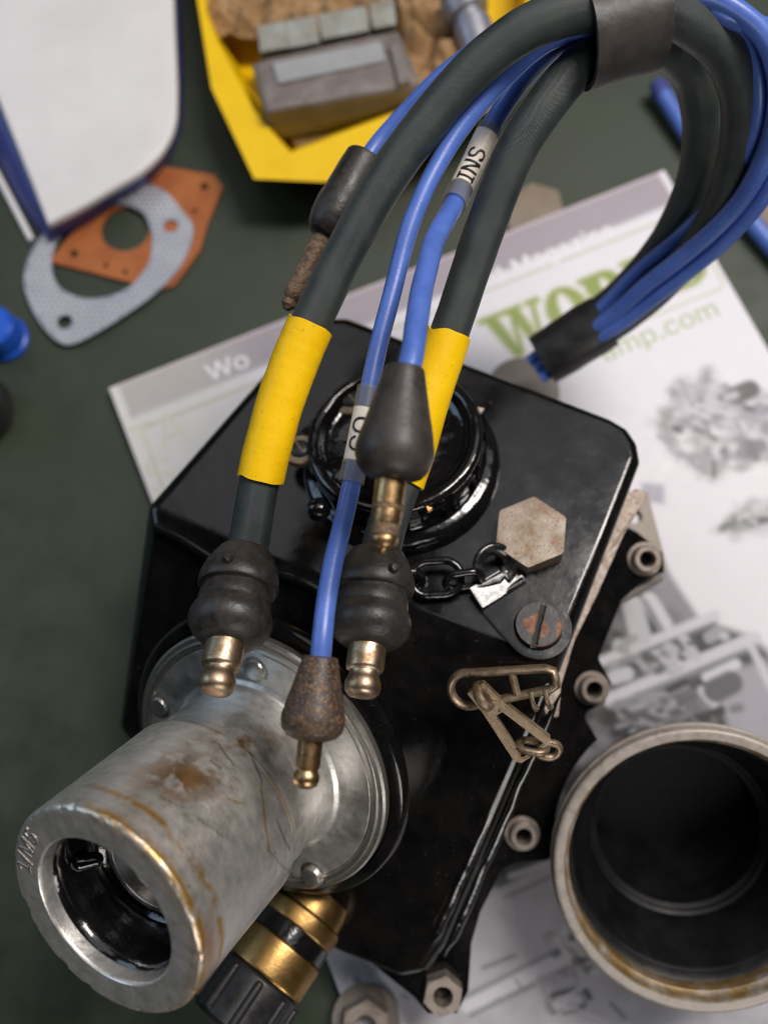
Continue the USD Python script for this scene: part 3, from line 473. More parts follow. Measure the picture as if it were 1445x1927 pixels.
# boss and aluminium outlet
KS = 128
obj('boss', lathe([(27, -26), (30, -18), (34.5, -9), (37.2, -6), (37.8, -4.6), (37.4, -3.2), (36.6, -2.4), (34.5, -2.0), (34.2, -3.5), (30, -3.5)], CG, NS, KS), m_black, unitp)
fang = frame(NS)
def alu_col(v):
    q = v-CG; s = q@NS; w = q-s[:, None]*NS; rad = np.linalg.norm(w, axis=1); px = proj(v)
    base = np.tile(A([.63, .61, .58]), (len(v), 1))
    gold = A([.60, .33, .05]); brown = A([.33, .19, .08]); red = A([.45, .2, .09])
    nzv = meshkit.fbm(v*.35, 4, 3); nz2 = meshkit.fbm(v*.12, 3, 8); th = np.arctan2(w@fang[1], w@fang[0])
    up = w@unit(A([0.6, 1, 1.4]))/22
    side = np.clip(((v-CG)@unit(A([1, .2, .5])))/14+.55, 0, 1)
    def put(m, c):
        nonlocal base; m = np.clip(m, 0, 1)[:, None]; base = base*(1-m)+np.asarray(c)*m
    outer = rad > 20
    ring = meshkit.fbm(np.c_[s*2.2, th*2.0, rad*.3], 3, 41)-.5; ring2 = meshkit.fbm(np.c_[s*.5, th*1.2, rad*.2], 3, 43)-.5
    base = base*(1.13+.34*ring+.30*ring2)[:, None]
    wig = (nz2-.5)*2.0
    put(outer*np.exp(-((s-48.5+wig*.5)/.95)**2)*side*np.clip((nzv-.28)*5, .4, 1), gold)
    put(outer*np.exp(-((s-43.8+wig)/.75)**2)*side*np.clip((nzv-.36)*6, 0, 1), gold*.9)
    put(outer*np.exp(-((s-18.2+wig*.4)/.8)**2)*np.clip((nzv-.33)*6, 0, 1)*.95, gold*.9)
    d = np.hypot((px[:, 0]-345)/95, (px[:, 1]-1465)/52); k = nzv+.35*meshkit.fbm(np.c_[v@NS*.12, th*9, 0*s], 3, 5)
    put(outer*np.clip(1.25-d, 0, 1)*np.clip((k-.54)*8, 0, 1), brown)
    d = np.hypot((px[:, 0]-450)/110, (px[:, 1]-1395)/30); put(outer*np.clip(1.1-d, 0, 1)*np.clip((nzv-.42)*7, 0, 1), brown)
    d = np.hypot((px[:, 0]-395)/18, (px[:, 1]-1790)/80); put(outer*np.clip(1.1-d, 0, 1)*.8, red)
    for a, b, w_, c_ in [((490, 1472), (507, 1602), 2.2, gold), ((398, 1533), (500, 1602), 1.8, [.75, .7, .6]), ((470, 1418), (492, 1470), 2.0, [.2, .17, .13]), ((505, 1600), (560, 1660), 1.6, [.22, .2, .17]), ((372, 1540), (420, 1575), 1.8, [.3, .26, .22]), ((430, 1505), (455, 1512), 2.2, gold),
                         ((410, 1400), (440, 1440), 1.7, [.16, .14, .12]), ((395, 1430), (415, 1446), 2.0, [.16, .14, .12]), ((300, 1500), (345, 1520), 1.5, [.25, .22, .2]), ((520, 1540), (545, 1600), 1.6, [.2, .17, .14]), ((250, 1560), (290, 1610), 1.4, [.27, .24, .21])]:
        put(outer*np.clip(1.3-segd(px[:, 0]+7*(nzv-.5), px[:, 1]+9*(nz2-.5), A(a, float), A(b, float))/w_, 0, 1)*.85, c_)
    put((s < 16)*np.clip((meshkit.fbm(v*.16, 4, 17)-.52)*6, 0, 1)*.5, [.22, .19, .16])
    return base
lip = rng.normal(size=1)
prof = [(15.3, 46.6), (15.7, LS-.3), (16.0, LS), (21.9, LS), (22.5, LS-.7), (22.5, 19.0), (22.2, 18.4), (21.2, 17.6), (21.0, 5), (21.15, 2.6), (21.7, 1.1), (22.8, .25), (24.5, 0), (27, 0), (30.2, 0), (30.6, -.4)]
slv = lathe(prof, CG, NS, 420, dens=.36)
fk = slv.vertices-CG; sN = fk@NS; rimm = (np.abs(sN-LS) < 1.0) & (np.linalg.norm(fk-sN[:, None]*NS, axis=1) > 21.3)
slv.vertices[rimm] -= np.clip(meshkit.fbm(slv.vertices[rimm]*.5, 3, 6)-.5, 0, 1)[:, None]*NS*1.6
sleeve = obj('outlet_sleeve', slv, m_alu, unitp, smooth=40, col=alu_col)
obj('flange_ring', lathe([(30.6, -.5), (30.9, .3), (31.3, .5), (32.0, .5), (32.2, .0), (32.6, -.2), (33.4, -.2), (33.9, -.7), (34.0, -4)], CG, NS, KS), m_aluring, sleeve)
obj('rubber_seal', lathe([(15.3, 46.8), (14.9, 47), (14.2, 46.2), (13.8, 44.5), (14.0, 42.5), (13.2, 40.8), (12.9, 37), (11.5, 35.6), (10.0, 35.4)], CG, NS, 96), m_cap, sleeve)
obj('inner_bush', lathe([(11.2, 35.2), (11.0, 36.6), (10.4, 37), (9.4, 37), (9.0, 36.4), (8.8, 34.8), (8.2, 34.2), (7.6, 33.6), (7.4, 24)], CG, NS, 96), m_aluring, sleeve)
obj('bore', lathe([(7.5, 24.2), (7.4, 20), (0, 20)], CG, NS, 64), m_lens, sleeve)
dp = CG+NS*40; lugd = unit(-fang[0]*.2+fang[1]); 
lp = on(160, 1632, NS, NS@CG+42.5); q = lp-CG; q -= NS*(q@NS); lp = CG+NS*42+unit(q)*12.9
obj('key_lug', hullpts([lp, lp-unit(q)*2.2-NS*2], [1.9, 1.5], 2), m_cap, sleeve)
# stamped characters on the rim
def stamp(txt, hgt, rad, a0, s):
    t = meshkit.text_mesh(txt, hgt, .16); V = t.vertices; w = V[:, 0]; ang = a0-w/rad; rr = rad+V[:, 1]-hgt/2
    t.vertices = CG+NS*(s+V[:, 2:3])+rr[:, None]*(np.cos(ang)[:, None]*fang[0]+np.sin(ang)[:, None]*fang[1]); return t
lp = on(42, 1640, NS, NS@CF); q = lp-CF; a0 = math.atan2(q@fang[1], q@fang[0])
obj('stamped_mark', stamp('1/M5', 3.4, 19.6, a0, LS-.05), m_aluring, sleeve, smooth=False)
for (u, v, rr, hh) in ((590, 1648, 2.7, 1.7), (300, 1330, 2.4, .8), (480, 1262, 2.6, .8)):
    p = on(u, v, NS, NS@CG); obj('flange_screw', lathe([(0, hh), (rr*.6, hh), (rr*.9, hh*.75), (rr, hh*.3), (rr, 0), (rr*1.35, 0), (rr*1.35, -.3)], p, NS, 28), m_aluring, sleeve)
# round cap
NC = dirn(118, 73); pc = dk(752, 868); cfr = frame(NC)
cap = lathe([(26, -8), (25.2, -1), (24.6, 1.0), (23.4, 1.8), (22.2, 2.0), (21.4, 2.4), (20.9, 3.2), (20.8, 9.6), (21.2, 10.2), (21.4, 11), (21.1, 11.9), (20.2, 12.4), (19.2, 12.3), (18.4, 11.6), (17.9, 10.4), (17, 9.4), (15.5, 8.8), (12, 8.4), (0, 8.2)], pc, NC, 128, dens=1.5)
cap = rough_up(cap, .16, .45, 3); capp = obj('round_cap', cap, m_cap, unitp, smooth=45)
for k in range(14):                                                   # slots round the cap's wall, proud frames
    a = k/14*2*math.pi+.2; rad = unit(math.cos(a)*cfr[0]+math.sin(a)*cfr[1]); fr = A([np.cross(NC, rad), NC, rad])
    bar_ = prism(sbox(-3.5, 2.8, 3.5, 9.2).difference(sbox(-2.7, 3.6, 2.7, 8.4)), 1.3, 20.4); obj('slot_frame', place(bar_, fr, pc), m_cap, capp, smooth=False)
def capscrew(u, v, r, washer=True):
    p = on(u, v, NC, NC@pc+9.0)
    obj('washer', lathe([(r*1.05, .7), (r*1.75, .7), (r*1.85, .4), (r*1.85, -1)], p, NC, 36), m_chain, capp)
    hd = lathe([(0, 1.9), (r*.7, 1.9), (r, 1.4), (r, -.5)], p, NC, 30); obj('screw', hd, m_matblack, capp)
    fr = frame(NC, (.5, -.8, 0)); s_ = rbox((r*1.7, .55, .5), .12); obj('screw_slot', place(s_, fr, p+NC*1.78), m_steel, capp)
capscrew(566, 848, 2.3); capscrew(660, 752, 2.6)
lk0, lk1 = on(566, 848, NC, NC@pc+8.6), on(668, 748, NC, NC@pc+8.6)
o2 = lambda p: A([(p-pc)@cfr[0], (p-pc)@cfr[1]])
obj('link_plate', place(bevelprism(LineString([o2(lk0), o2(lk1)]).buffer(4.0), 1.0, 8.1, .4), cfr, pc), m_cap, capp)
for (u, v, r_, h_) in ((640, 900, 5.5, 4.2), (700, 830, 3.2, 5.0), (600, 960, 3.0, 3)):
    p = on(u, v, NC, NC@pc+7.5); obj('moulded_lump', rough_up(lathe([(0, h_), (r_*.5, h_*.95), (r_*.85, h_*.6), (r_, 0)], p, NC, 30), .3, .5, int(u)), m_cap, capp)
for (u, v) in ((806, 962), (903, 775)):
    p = on(u, v, NC, NC@pc+(12.2 if v > 950 else 11.2)); ch = rough_up(hullpts([p, p+A([.7, .6, 0]), p+A([-.4, .9, .1])], .45, 1), .3, 1.2, 4); obj('paint_chip', ch, m_gold if v > 930 else m_beige, capp)
# hexagon bolt
hb = dk(996, 1016); bfr = frame(ND, on(1072, 985, ND, CD)-hb)
hex_ = Polygon([(9.0*math.cos(k*math.pi/3), 9.0*math.sin(k*math.pi/3)) for k in range(6)])
prof_h = cat(prism(hex_, 5.2, -.5), *[prism(hex_.intersection(Point(0, 0).buffer(9.0-.55*(i+1)**1.05 if i < 2 else 7.75, 48)), .28, 4.7+.28*i) for i in range(3)])
import manifold3d as m3
def man(t): t = t.copy(); t.merge_vertices(); return m3.Manifold(m3.Mesh(np.asarray(t.vertices, np.float32), np.asarray(t.faces, np.uint32)))
cone = m3.Manifold.cylinder(9.2-1.4, 13.4, 7.45, 72).translate((0, 0, -.5+0)) if False else m3.Manifold.cylinder(7.6, 14.0, 8.78, 96).translate((0, 0, -1.9))
hexm = man(prism(hex_, 6.2, -.5)) ^ cone
mm_ = hexm.to_mesh(); hexb = place(trimesh.Trimesh(mm_.vert_properties[:, :3], mm_.tri_verts), bfr, hb)
obj('hexagon_bolt', hexb, m_steel, unitp, smooth=18)
# strap clip, screw, hook
sc = dk(1012, 1182, 0); sfr = frame(ND)
o3 = lambda u, v: A([(dk(u, v)-sc)@sfr[0], (dk(u, v)-sc)@sfr[1]])
plate = LineString([o3(1012, 1182), o3(958, 1122)]).buffer(7.6)
cut = Polygon([o3(845, 1135), o3(905, 1150), o3(988, 1090), o3(1000, 1010), o3(860, 1010)])
clip = obj('clip_plate', place(bevelprism(plate.difference(cut), 1.6, -.2, .5), sfr, sc), m_black, unitp, smooth=30, label='flat black clip plate under the slotted screw')
e0, e1 = dk(903, 1143, 1.2), dk(986, 1092, 1.2); ex = unit(e1-e0); Wd = np.linalg.norm(e1-e0); ctr = (e0+e1)/2
un = unit(A([.17, .09, .98])); ex = unit(ex-un*(ex@un)); uy = np.cross(un, ex)
hfr = A([ex, uy, un]); sgn = 1 if (proj(ctr+uy)-proj(ctr))[1] < 0 else -1
strip = sbox(-Wd/2, -.2, Wd/2, 4.6).buffer(.3)
hkm = bevelprism(strip, 1.4, -.7, .4)
ctr = ctr+un*.5; obj('bent_strip', place(hkm, hfr, ctr), m_hook, clip, smooth=35, label='shiny bent strip of the clip')
hc = on(930, 1066, un, un@ctr+1.6); tl = unit(un+.30*uy*-1); e_x = ex; e_y = unit(np.cross(tl, e_x)); arcp = [hc+4.15*(math.cos(a)*e_x+math.sin(a)*e_y) for a in np.radians(np.linspace(-72, 200, 30))]
arcp = [ctr+ex*(Wd/2-2.2)+uy*3.6, ctr+ex*(Wd/2-2.0)+uy*5.2]+arcp
obj('hook', rough_up(tube(smoothpath(A(arcp), 1), np.r_[np.full(26, 1.75), np.linspace(1.75, 1.35, len(arcp)-26)], 16, flat=.62, up=un), .08, .6, 3), m_hook, clip, smooth=40, label='shiny black open hook turned up from the clip')
obj('web', hullpts([ctr+uy*4.2-ex*(Wd/2-1), ctr+uy*4.2+ex*(Wd/2-1), hc-e_y*3.6-ex*.6, hc-e_y*2.5+ex*3], .7, 1), m_hook, clip)
obj('bend', tube([e0, (e0+e1)/2, e1], 1.0, 16), m_hook, clip)
sd = m3.Manifold.cylinder(2.4, 5.7, 5.2, 56).translate((0, 0, 1.0)) - m3.Manifold.cube((14, 1.5, 2.4), True).rotate((0, 0, 74)).translate((0, 0, 3.4))
mm_ = sd.to_mesh(); obj('slotted_screw', place(trimesh.Trimesh(mm_.vert_properties[:, :3], mm_.tri_verts), sfr, sc), m_matblack, clip, smooth=25)
sa = math.radians(74); sx_, sy_ = A([math.cos(sa), math.sin(sa)]), A([-math.sin(sa), math.cos(sa)])
sl_ = rbox((10.2, 1.36, .3), .08); fr = A([sx_[0]*sfr[0]+sx_[1]*sfr[1], sy_[0]*sfr[0]+sy_[1]*sfr[1], ND]); obj('screw_slot', place(sl_, fr, sc+ND*2.1), m_lens, clip)
for P_ in ([(-2.6, .8), (1.6, .8), (2.2, 1.1), (1.2, 2.0), (.2, 3.4), (-1.2, 3.0), (-2.0, 2.2)], [(-2.8, -.8), (.6, -.8), (.2, -1.6), (-.9, -2.3), (-2.2, -1.9)], [(-1.6, -4.4), (1.2, -3.9), (1.8, -4.4), (.4, -4.9), (-1.0, -4.9)]):
    pg_ = Polygon([tuple(sx_*a+sy_*b) for a, b in P_]).buffer(.18); obj('bare_patch', place(prism(pg_, .05, 3.38), sfr, sc), m_copper, clip, smooth=False)
for b in (.8, -.8): obj('screw_edge', tube([sc+fr[0]*a+fr[1]*(b+.06*math.sin(a*3))+ND*3.38 for a in np.linspace(-4.6, 3.2, 20)], .14, 6), m_chain, clip)
obj('screw_edge', tube([sc+sfr[0]*5.05*math.cos(a)+sfr[1]*5.05*math.sin(a)+ND*3.3 for a in np.linspace(-1.9, .5, 24)], .16, 8), m_copper, clip)
# black chain links on the deck
def link(c, d, n, L, w, r, flat_=1.0, k=10):
    d = unit(d); n = unit(np.asarray(n)-d*(np.asarray(n)@d)); s = np.cross(n, d); h = L/2-w/2; pts = []
    for a in np.linspace(-90, 90, 12): pts.append(c+d*(h+w/2*math.cos(math.radians(a)))+s*(w/2*math.sin(math.radians(a))))
    for a in np.linspace(90, 270, 12): pts.append(c+d*(-h+w/2*math.cos(math.radians(a)))+s*(w/2*math.sin(math.radians(a))))
    return tube(pts, r, k, closed=True, flat=flat_, up=n)
chn = obj('keeper_chain', link(dk(820, 1088, 3.5), dk(870, 1085)-dk(780, 1092), ND+A([0, -.3, 0]), 12, 8, 1.0), m_cap, unitp)
obj('chain_link', link(dk(872, 1092, 4.5), dk(900, 1085)-dk(845, 1095), A([.2, -.9, .5]), 8.5, 5.5, .9), m_cap, chn)
obj('chain_link', link(dk(762, 1098, 2.5), dk(790, 1085)-dk(735, 1105), A([.1, -.8, .6]), 9, 6, .9), m_cap, chn)
# bronze swivel links at the right edge
b0, b1 = sl(862, 1300, 9), sl(1046, 1272, 9); bd = b1-b0
lw = 6.2; pts = []
cA, cB = sl(880, 1298, 9), sl(1030, 1278, 10); bd = unit(cB-cA); bs = unit(np.cross(N2, bd))
for a in np.linspace(80, 280, 16): pts.append(cA+bd*(3.9*math.cos(math.radians(a)))+bs*(3.9*math.sin(math.radians(a))))
for t_ in np.linspace(0, 1, 6): pts.append(cA+(cB-cA)*(.08+.92*t_)-bs*(3.7*(1-t_)+2.4*t_))
pts += [cB+bd*1.6-bs*1.6, cB+bd*1.8, cB+bd*1.6+bs*1.6]
for t_ in np.linspace(1, 0, 6): pts.append(cA+(cB-cA)*(.08+.92*t_)+bs*(3.7*(1-t_)+2.4*t_))
sw = obj('swivel_link', tube(A(pts), .95, 12, closed=True, flat=1.5, up=N2), m_chain, unitp, label='long looped bronze swivel link')
for t_ in (.6,):
    p = cA+(cB-cA)*t_; obj('bridge', hullpts([p-bs*2.6+N2*.4, p+bs*2.6+N2*.4], .9, 1), m_chain, sw)
for off_ in (-1.6, 1.6):
    p = cA+(cB-cA)*.86+bd*off_-bs*2; obj('staple', tube(spline([p+N2*1, p-bs*2.2+N2*1.4, p-bs*4.4+N2*.2, p-bs*5.0-N2*2], 5), .55, 8), m_chain, sw)
s0, s1 = sl(905, 1305, 11), sl(1000, 1408, 8); sd_ = unit(s1-s0); ss = unit(np.cross(N2, sd_)); Ls = np.linalg.norm(s1-s0)
outl = Polygon([(-1.5, -1.9), (4, -2.3), (Ls, -4.6), (Ls+1, -3.8), (Ls+1, 3.8), (Ls, 4.6), (4, 2.3), (-1.5, 1.9)]).buffer(.5)
hole_ = Polygon([(6.5, -.6), (Ls+.0, -2.6), (Ls+.0, 2.6), (6.5, .6)]).buffer(.3)
ln2 = place(bevelprism(outl.difference(hole_).difference(sbox(Ls+.1, -1.5, Ls+3, 1.5)), 1.6, -.8, .5), A([sd_, ss, np.cross(sd_, ss)]), s0)
l2 = obj('swivel_hook', ln2, m_chain, unitp, smooth=30, label='forked bronze hook hanging from the swivel link')
obj('eye', link(s0+sd_*.8, np.cross(sd_, ss)+sd_*.25, ss, 6.4, 4.6, .75, 1.5), m_chain, l2)
p = sl(1002, 1405, 7); obj('chain_link', link(p, sl(1040, 1412, 6)-sl(975, 1400, 6), A([.2, .8, .6]), 6.2, 4.2, .85), m_chain, l2); obj('chain_link', link(sl(1032, 1412, 4), A([1, -.2, -.3]), A([.1, -.6, .8]), 5, 4, .9), m_chain, l2)
# mating flange with bare edge, ears and hollow nuts
def zpoly(pts, z): return Polygon([tuple(at(u, v, z)[:2]) for u, v in pts])
ge = zpoly([(1196, 925), (1214, 930), (1168, 1005), (1122, 1110), (1075, 1205), (1050, 1290), (1046, 1345), (1030, 1340), (1000, 1240), (1100, 980)], 61)
gem = prism(ge.buffer(.6), 4.5, 57); gem = rough_up(gem, .25, .5, 9, 3); obj('bare_edge', gem, m_beige, unitp, smooth=30, label='chipped bare metal edge along the right side')
NF = unit(A([0, -.18, 1.])); CFL = NF@A([0, 0, 38.5]); ffr = frame(NF); fo = NF*CFL
fpl = lambda u, v: on(u, v, NF, CFL)
f2 = lambda p: (float((p-fo)@ffr[0]), float((p-fo)@ffr[1]))
fl_ = Polygon([f2(fpl(u, v)) for u, v in [(1120, 960), (1200, 1000), (1250, 1040), (1252, 1075), (1215, 1092), (1172, 1130), (1128, 1240), (1152, 1285), (1140, 1325), (1098, 1345), (1130, 1400), (1210, 1500), (1160, 1580), (1062, 1592), (1030, 1622), (975, 1625), (945, 1640), (905, 1720), (888, 1780), (882, 1870), (860, 1912), (805, 1912), (778, 1880), (740, 1850), (630, 1762), (560, 1690), (620, 1500), (900, 1200)]]).buffer(2).buffer(-2)
ncx = dirn(244, 72.4); c0x = A([77.9, -37.6, 49.]); ccx = c0x+ncx*((CFL-2-NF@c0x)/(NF@ncx)); fl_ = fl_.difference(Point(*f2(ccx)).buffer(35.0, 48))
obj('mating_flange', place(bevelprism(fl_, 7, -7, 1.4, 4), ffr, fo), m_black, unitp, smooth=30)
for (ra, rb), rr, o_ in ((((1030, 1286), (803, 1788)), 2.2, -1.5), (((1058, 1300), (834, 1796)), 2.0, -4.8)):
    pa, pb_ = on(*ra, N2, C2_+o_), on(*rb, N2, C2_+o_); tt = np.linspace(0, 1, 40); P_ = A([pa+(pb_-pa)*t_ for t_ in tt]); P_ += (meshkit.fbm(P_*.12, 2, 3)-.5)[:, None]*A([.9, -.4, .3])
    obj('edge_bead', rough_up(tube(P_, rr*(.35+.65*tt)*np.clip(tt*14, .15, 1)*np.clip((1-tt)*12, .3, 1)**.5, 20), .14, .5, 2), m_cap, unitp)
chips = []
for k in range(46):
    t_ = rng.random(); u, v = 1176-142*t_+rng.normal()*3.0, 885+345*t_; p = dk(u+4, v, -.7-rng.random()*.8); q_ = trimesh.creation.icosphere(subdivisions=1, radius=.25+.45*rng.random()**2); q_.vertices = q_.vertices*A([1, 1.6, .5])*(.8+.4*rng.random((len(q_.vertices), 1)))+p; chips.append(q_)
obj('paint_chips', cat(*chips), m_beige, unitp, kind='stuff')
lug = zpoly([(1185, 930), (1215, 935), (1235, 1010), (1250, 1070), (1180, 1060), (1150, 1000)], 33).buffer(1).difference(C2(1194, 972, 33, 2.0)); obj('lug', bevelprism(lug, 3, 30, .5), m_disc, unitp, smooth=30)
for i, (u, v) in enumerate(((1219, 1052), (1119, 1299), (986, 1576), (833, 1873))):
    c = on(u, v, NF, CFL+3)-NF*3
    if i < 3: obj('hollow_nut', lathe([(2.0, -3), (2.0, 2.6), (2.3, 3), (3.2, 3), (3.6, 2.6), (3.8, .2), (4.6, .2), (4.6, 0)], c, NF, 40), m_nut, unitp)
    else: obj('hollow_nut', hexnut(c, NF, 9.2, 4.2, 2.6, (1, .35, 0)), m_nut, unitp, smooth=25)
obj('stud', tube([at(1160, 1132, 40), at(1240, 1086, 36)], 1.5, 14), m_greyblock, unitp)
# brass gland under the sleeve
g0, g1 = at(602, 1680, 34), at(438, 1925, 44); gd = g1-g0; gl_ = np.linalg.norm(gd)
gland = obj('brass_gland', lathe([(0, 0), (8.5, 0), (9.2, 2), (9.6, 5.5), (10.2, 6), (10.5, 6.6), (10.5, 9.8), (10.2, 10.2), (9.9, 10.4)], g0, gd, 72), m_gold, unitp)
obj('black_band', lathe([(9.9, 10.3), (10.3, 10.5), (10.4, 14.3), (10.0, 14.8)], g0, gd, 72), m_cap, gland)
obj('brass_ring', lathe([(9.8, 14.7), (10.6, 15), (10.8, 15.6), (10.8, 22.5), (10.4, 23.2), (9, 23.4), (0, 23.4)], g0, gd, 72), m_gold, gland)
gn = lathe([(9.2, 23.2), (10.4, 23.8), (10.8, 24.5), (10.8, 36), (10, 37), (0, 37)], g0, gd, 72); obj('gland_nut', gn, m_matblack, gland)
gfr = frame(gd)
for k in range(9):
    a = k/9*2*math.pi; rd = math.cos(a)*gfr[0]+math.sin(a)*gfr[1]; obj('grip_rib', hullpts([g0+unit(gd)*25.5+rd*10.9, g0+unit(gd)*35+rd*10.9], 1.15, 1), m_matblack, gland)

# ================================================================ OPEN CYLINDER
nc = dirn(244, 72.4); cc_ = A([77.9, -37.6, 49.]); RCY = 35.6
cyl = thing('open_cylinder', 'wide open metal cylinder with a dark bore standing beside the housing', 'cylinder', cc_*A([1, 1, 0]))
DEP = 38
rimp = [(RCY-5.2, -9.0), (RCY-4.2, -8.6), (RCY-4.0, -3.2), (RCY-3.2, -2.6), (RCY-3.0, -.6), (RCY-2.6, 0), (RCY-.5, 0), (RCY, -.5), (RCY, -2.2), (RCY+.1, -2.6), (RCY+.5, -2.9), (RCY+.5, -4.2), (RCY-.1, -4.6), (RCY-.2, -6)]
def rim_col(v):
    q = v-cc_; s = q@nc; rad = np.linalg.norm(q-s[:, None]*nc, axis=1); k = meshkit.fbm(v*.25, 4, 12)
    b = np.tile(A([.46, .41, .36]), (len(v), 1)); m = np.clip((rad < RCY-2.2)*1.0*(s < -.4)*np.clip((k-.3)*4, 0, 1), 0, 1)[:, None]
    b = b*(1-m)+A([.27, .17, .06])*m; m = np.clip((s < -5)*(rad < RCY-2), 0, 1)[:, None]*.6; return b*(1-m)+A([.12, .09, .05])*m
rm = lathe(rimp, cc_, nc, 200, dens=.7); rm = rough_up(rm, .12, .35, 6)
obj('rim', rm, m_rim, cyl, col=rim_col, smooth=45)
obj('bore', lathe([(RCY-5.1, -8.9), (RCY-6.3, -9.8), (RCY-10.4, -20), (RCY-11.4, -27), (RCY-13.5, -28), (RCY-14, -DEP), (0, -DEP)], cc_, nc, 128), m_lens, cyl)
obj('ledge', lathe([(RCY-11.4, -25.4), (RCY-12.0, -25.6), (RCY-12.5, -26.2), (RCY-12.4, -27.2)], cc_, nc, 128), m_lens, cyl)
obj('outer_wall', lathe([(RCY-.4, -5), (RCY-3.6, -6.2), (RCY-5.4, -9), (RCY-9.6, -20), (RCY-10.8, -29), (RCY-11.2, -DEP-2), (RCY-13, -DEP-3), (0, -DEP-3)], cc_, nc, 128), m_matblack, cyl)

# ================================================================ WIRING HARNESS
har = thing('wiring_harness', 'bundle of dark braided hoses and blue wires with rubber ended connectors across the housing', 'wiring harness', at(1160, 60, 130))
def path(pts, n=10, it=3): return smoothpath(spline([at(*p) for p in pts], n), it)
def swept(name, P, r, m, parent, k=28, label=None, caps=True):
    w_ = np.minimum(1, np.minimum(np.arange(len(P)), np.arange(len(P))[::-1])/12.)[:, None]; nzp = np.stack([meshkit.fbm(P*.07, 2, 60+q) for q in range(3)], 1)-.5; P = P+nzp*.6*w_
    r = r*(1+.06*(meshkit.fbm(P*.15, 2, 5)-.5)); t = tube(P, r, k, caps=caps); n = len(P); s = np.r_[0, np.cumsum(np.linalg.norm(np.diff(P, axis=0), axis=1))]; rr = float(np.mean(r))
    a = np.arange(k)/k*2*np.pi*rr; a = np.minimum(a, 2*np.pi*rr-a)
    uv = np.stack(np.broadcast_arrays(a[None, :], s[:, None], np.zeros((1, 1))), -1).reshape(-1, 3)
    if caps: uv = np.vstack([uv, [[0, 0, 0]]*2])
    return obj(name, t, m, parent, smooth=True, label=label, uv=uv)
def sub(P, a, b):
    """piece of a path between the points nearest to the pixels a and b"""
    q = proj(P); i, j = np.argmin(np.linalg.norm(q-A(a), axis=1)), np.argmin(np.linalg.norm(q-A(b), axis=1)); i, j = min(i, j), max(i, j); return P[i:j+1]
RH = 4.4
HA = path([(462, 1060, 90), (472, 1000, 91), (486, 920, 93), (507, 830, 96), (533, 740, 99), (565, 655, 102), (605, 565, 105), (655, 465, 108), (725, 340, 113), (800, 235, 118), (880, 140, 123), (965, 70, 127), (1060, 25, 129), (1160, 10, 129), (1255, 22, 126), (1335, 70, 120), (1385, 150, 112), (1392, 260, 101), (1355, 390, 86), (1280, 500, 68), (1190, 585, 52), (1110, 640, 42), (1060, 668, 38), (1035, 683, 36)])
HB = path([(712, 1060, 90), (722, 1010, 90), (745, 940, 90), (775, 850, 91), (805, 745, 94), (840, 640, 97), (875, 540, 101), (915, 425, 106), (960, 310, 112), (1015, 215, 117), (1085, 130, 119), (1165, 85, 117), (1245, 88, 112), (1300, 140, 103), (1318, 230, 93), (1305, 340, 81), (1255, 450, 67), (1180, 540, 54), (1105, 605, 44), (1045, 650, 38), (1020, 668, 36)])
def boot_big(hose, top, mid, bot, tip, z, nub):
    o, e = at(*top, z[0]), at(*tip, z[1]); d = unit(e-o); L = np.linalg.norm(e-o); k = L/30.5
    pf = [(4.5, 1.5), (4.7, .2), (5.1, -.1), (5.7, .2), (6.6, 1.6), (7.7, 3.8), (8.35, 6), (8.5, 7.5), (8.4, 8.4), (8.1, 8.8), (7.4, 8.95), (7.15, 9.2), (7.25, 9.8), (7.5, 10.4), (7.65, 11.4), (7.6, 12.6), (8.1, 13.6), (8.6, 14.8), (8.65, 16), (8.3, 17.4), (7.3, 18.8), (5.9, 19.9), (4.2, 20.4), (3.7, 20.4)]
    b = lathe([(r, s*k) for r, s in pf], o, d, 64, dens=.6); rough_up(b, .12, .3, int(nub[0])); bo = obj('rubber_boot', b, m_rubber, hose)
    toc = unit(EYE-(o+d*6)); pn = o+d*(6.2*k); q = on(*nub, toc, toc@pn+8.2); q = pn+unit(q-pn-d*((q-pn)@d))*8.4
    obj('rubber_boot_nub', lathe([(0, 1.2), (.7, 1.15), (1.05, .7), (1.15, -.9)], q, unit(q-pn), 16), m_rubber, hose)
    tp = lathe([(r, s*k) for r, s in [(3.95, 19.8), (3.95, 24.6), (3.75, 25.2), (3.2, 25.6), (3.1, 26.3), (3.4, 26.9), (3.65, 27.6), (3.7, 28.6), (3.5, 29.5), (2.8, 30.3), (1.4, 30.6), (0, 30.7)]], o, d, 48); obj('metal_tip', tp, m_nickel, hose)
hoseA = swept('braided_hose', HA, RH, m_hose, har, label='outer dark braided hose ending at the left boot')
hoseB = swept('braided_hose', HB, RH, m_hose, har, label='inner dark braided hose passing behind the cone boot')
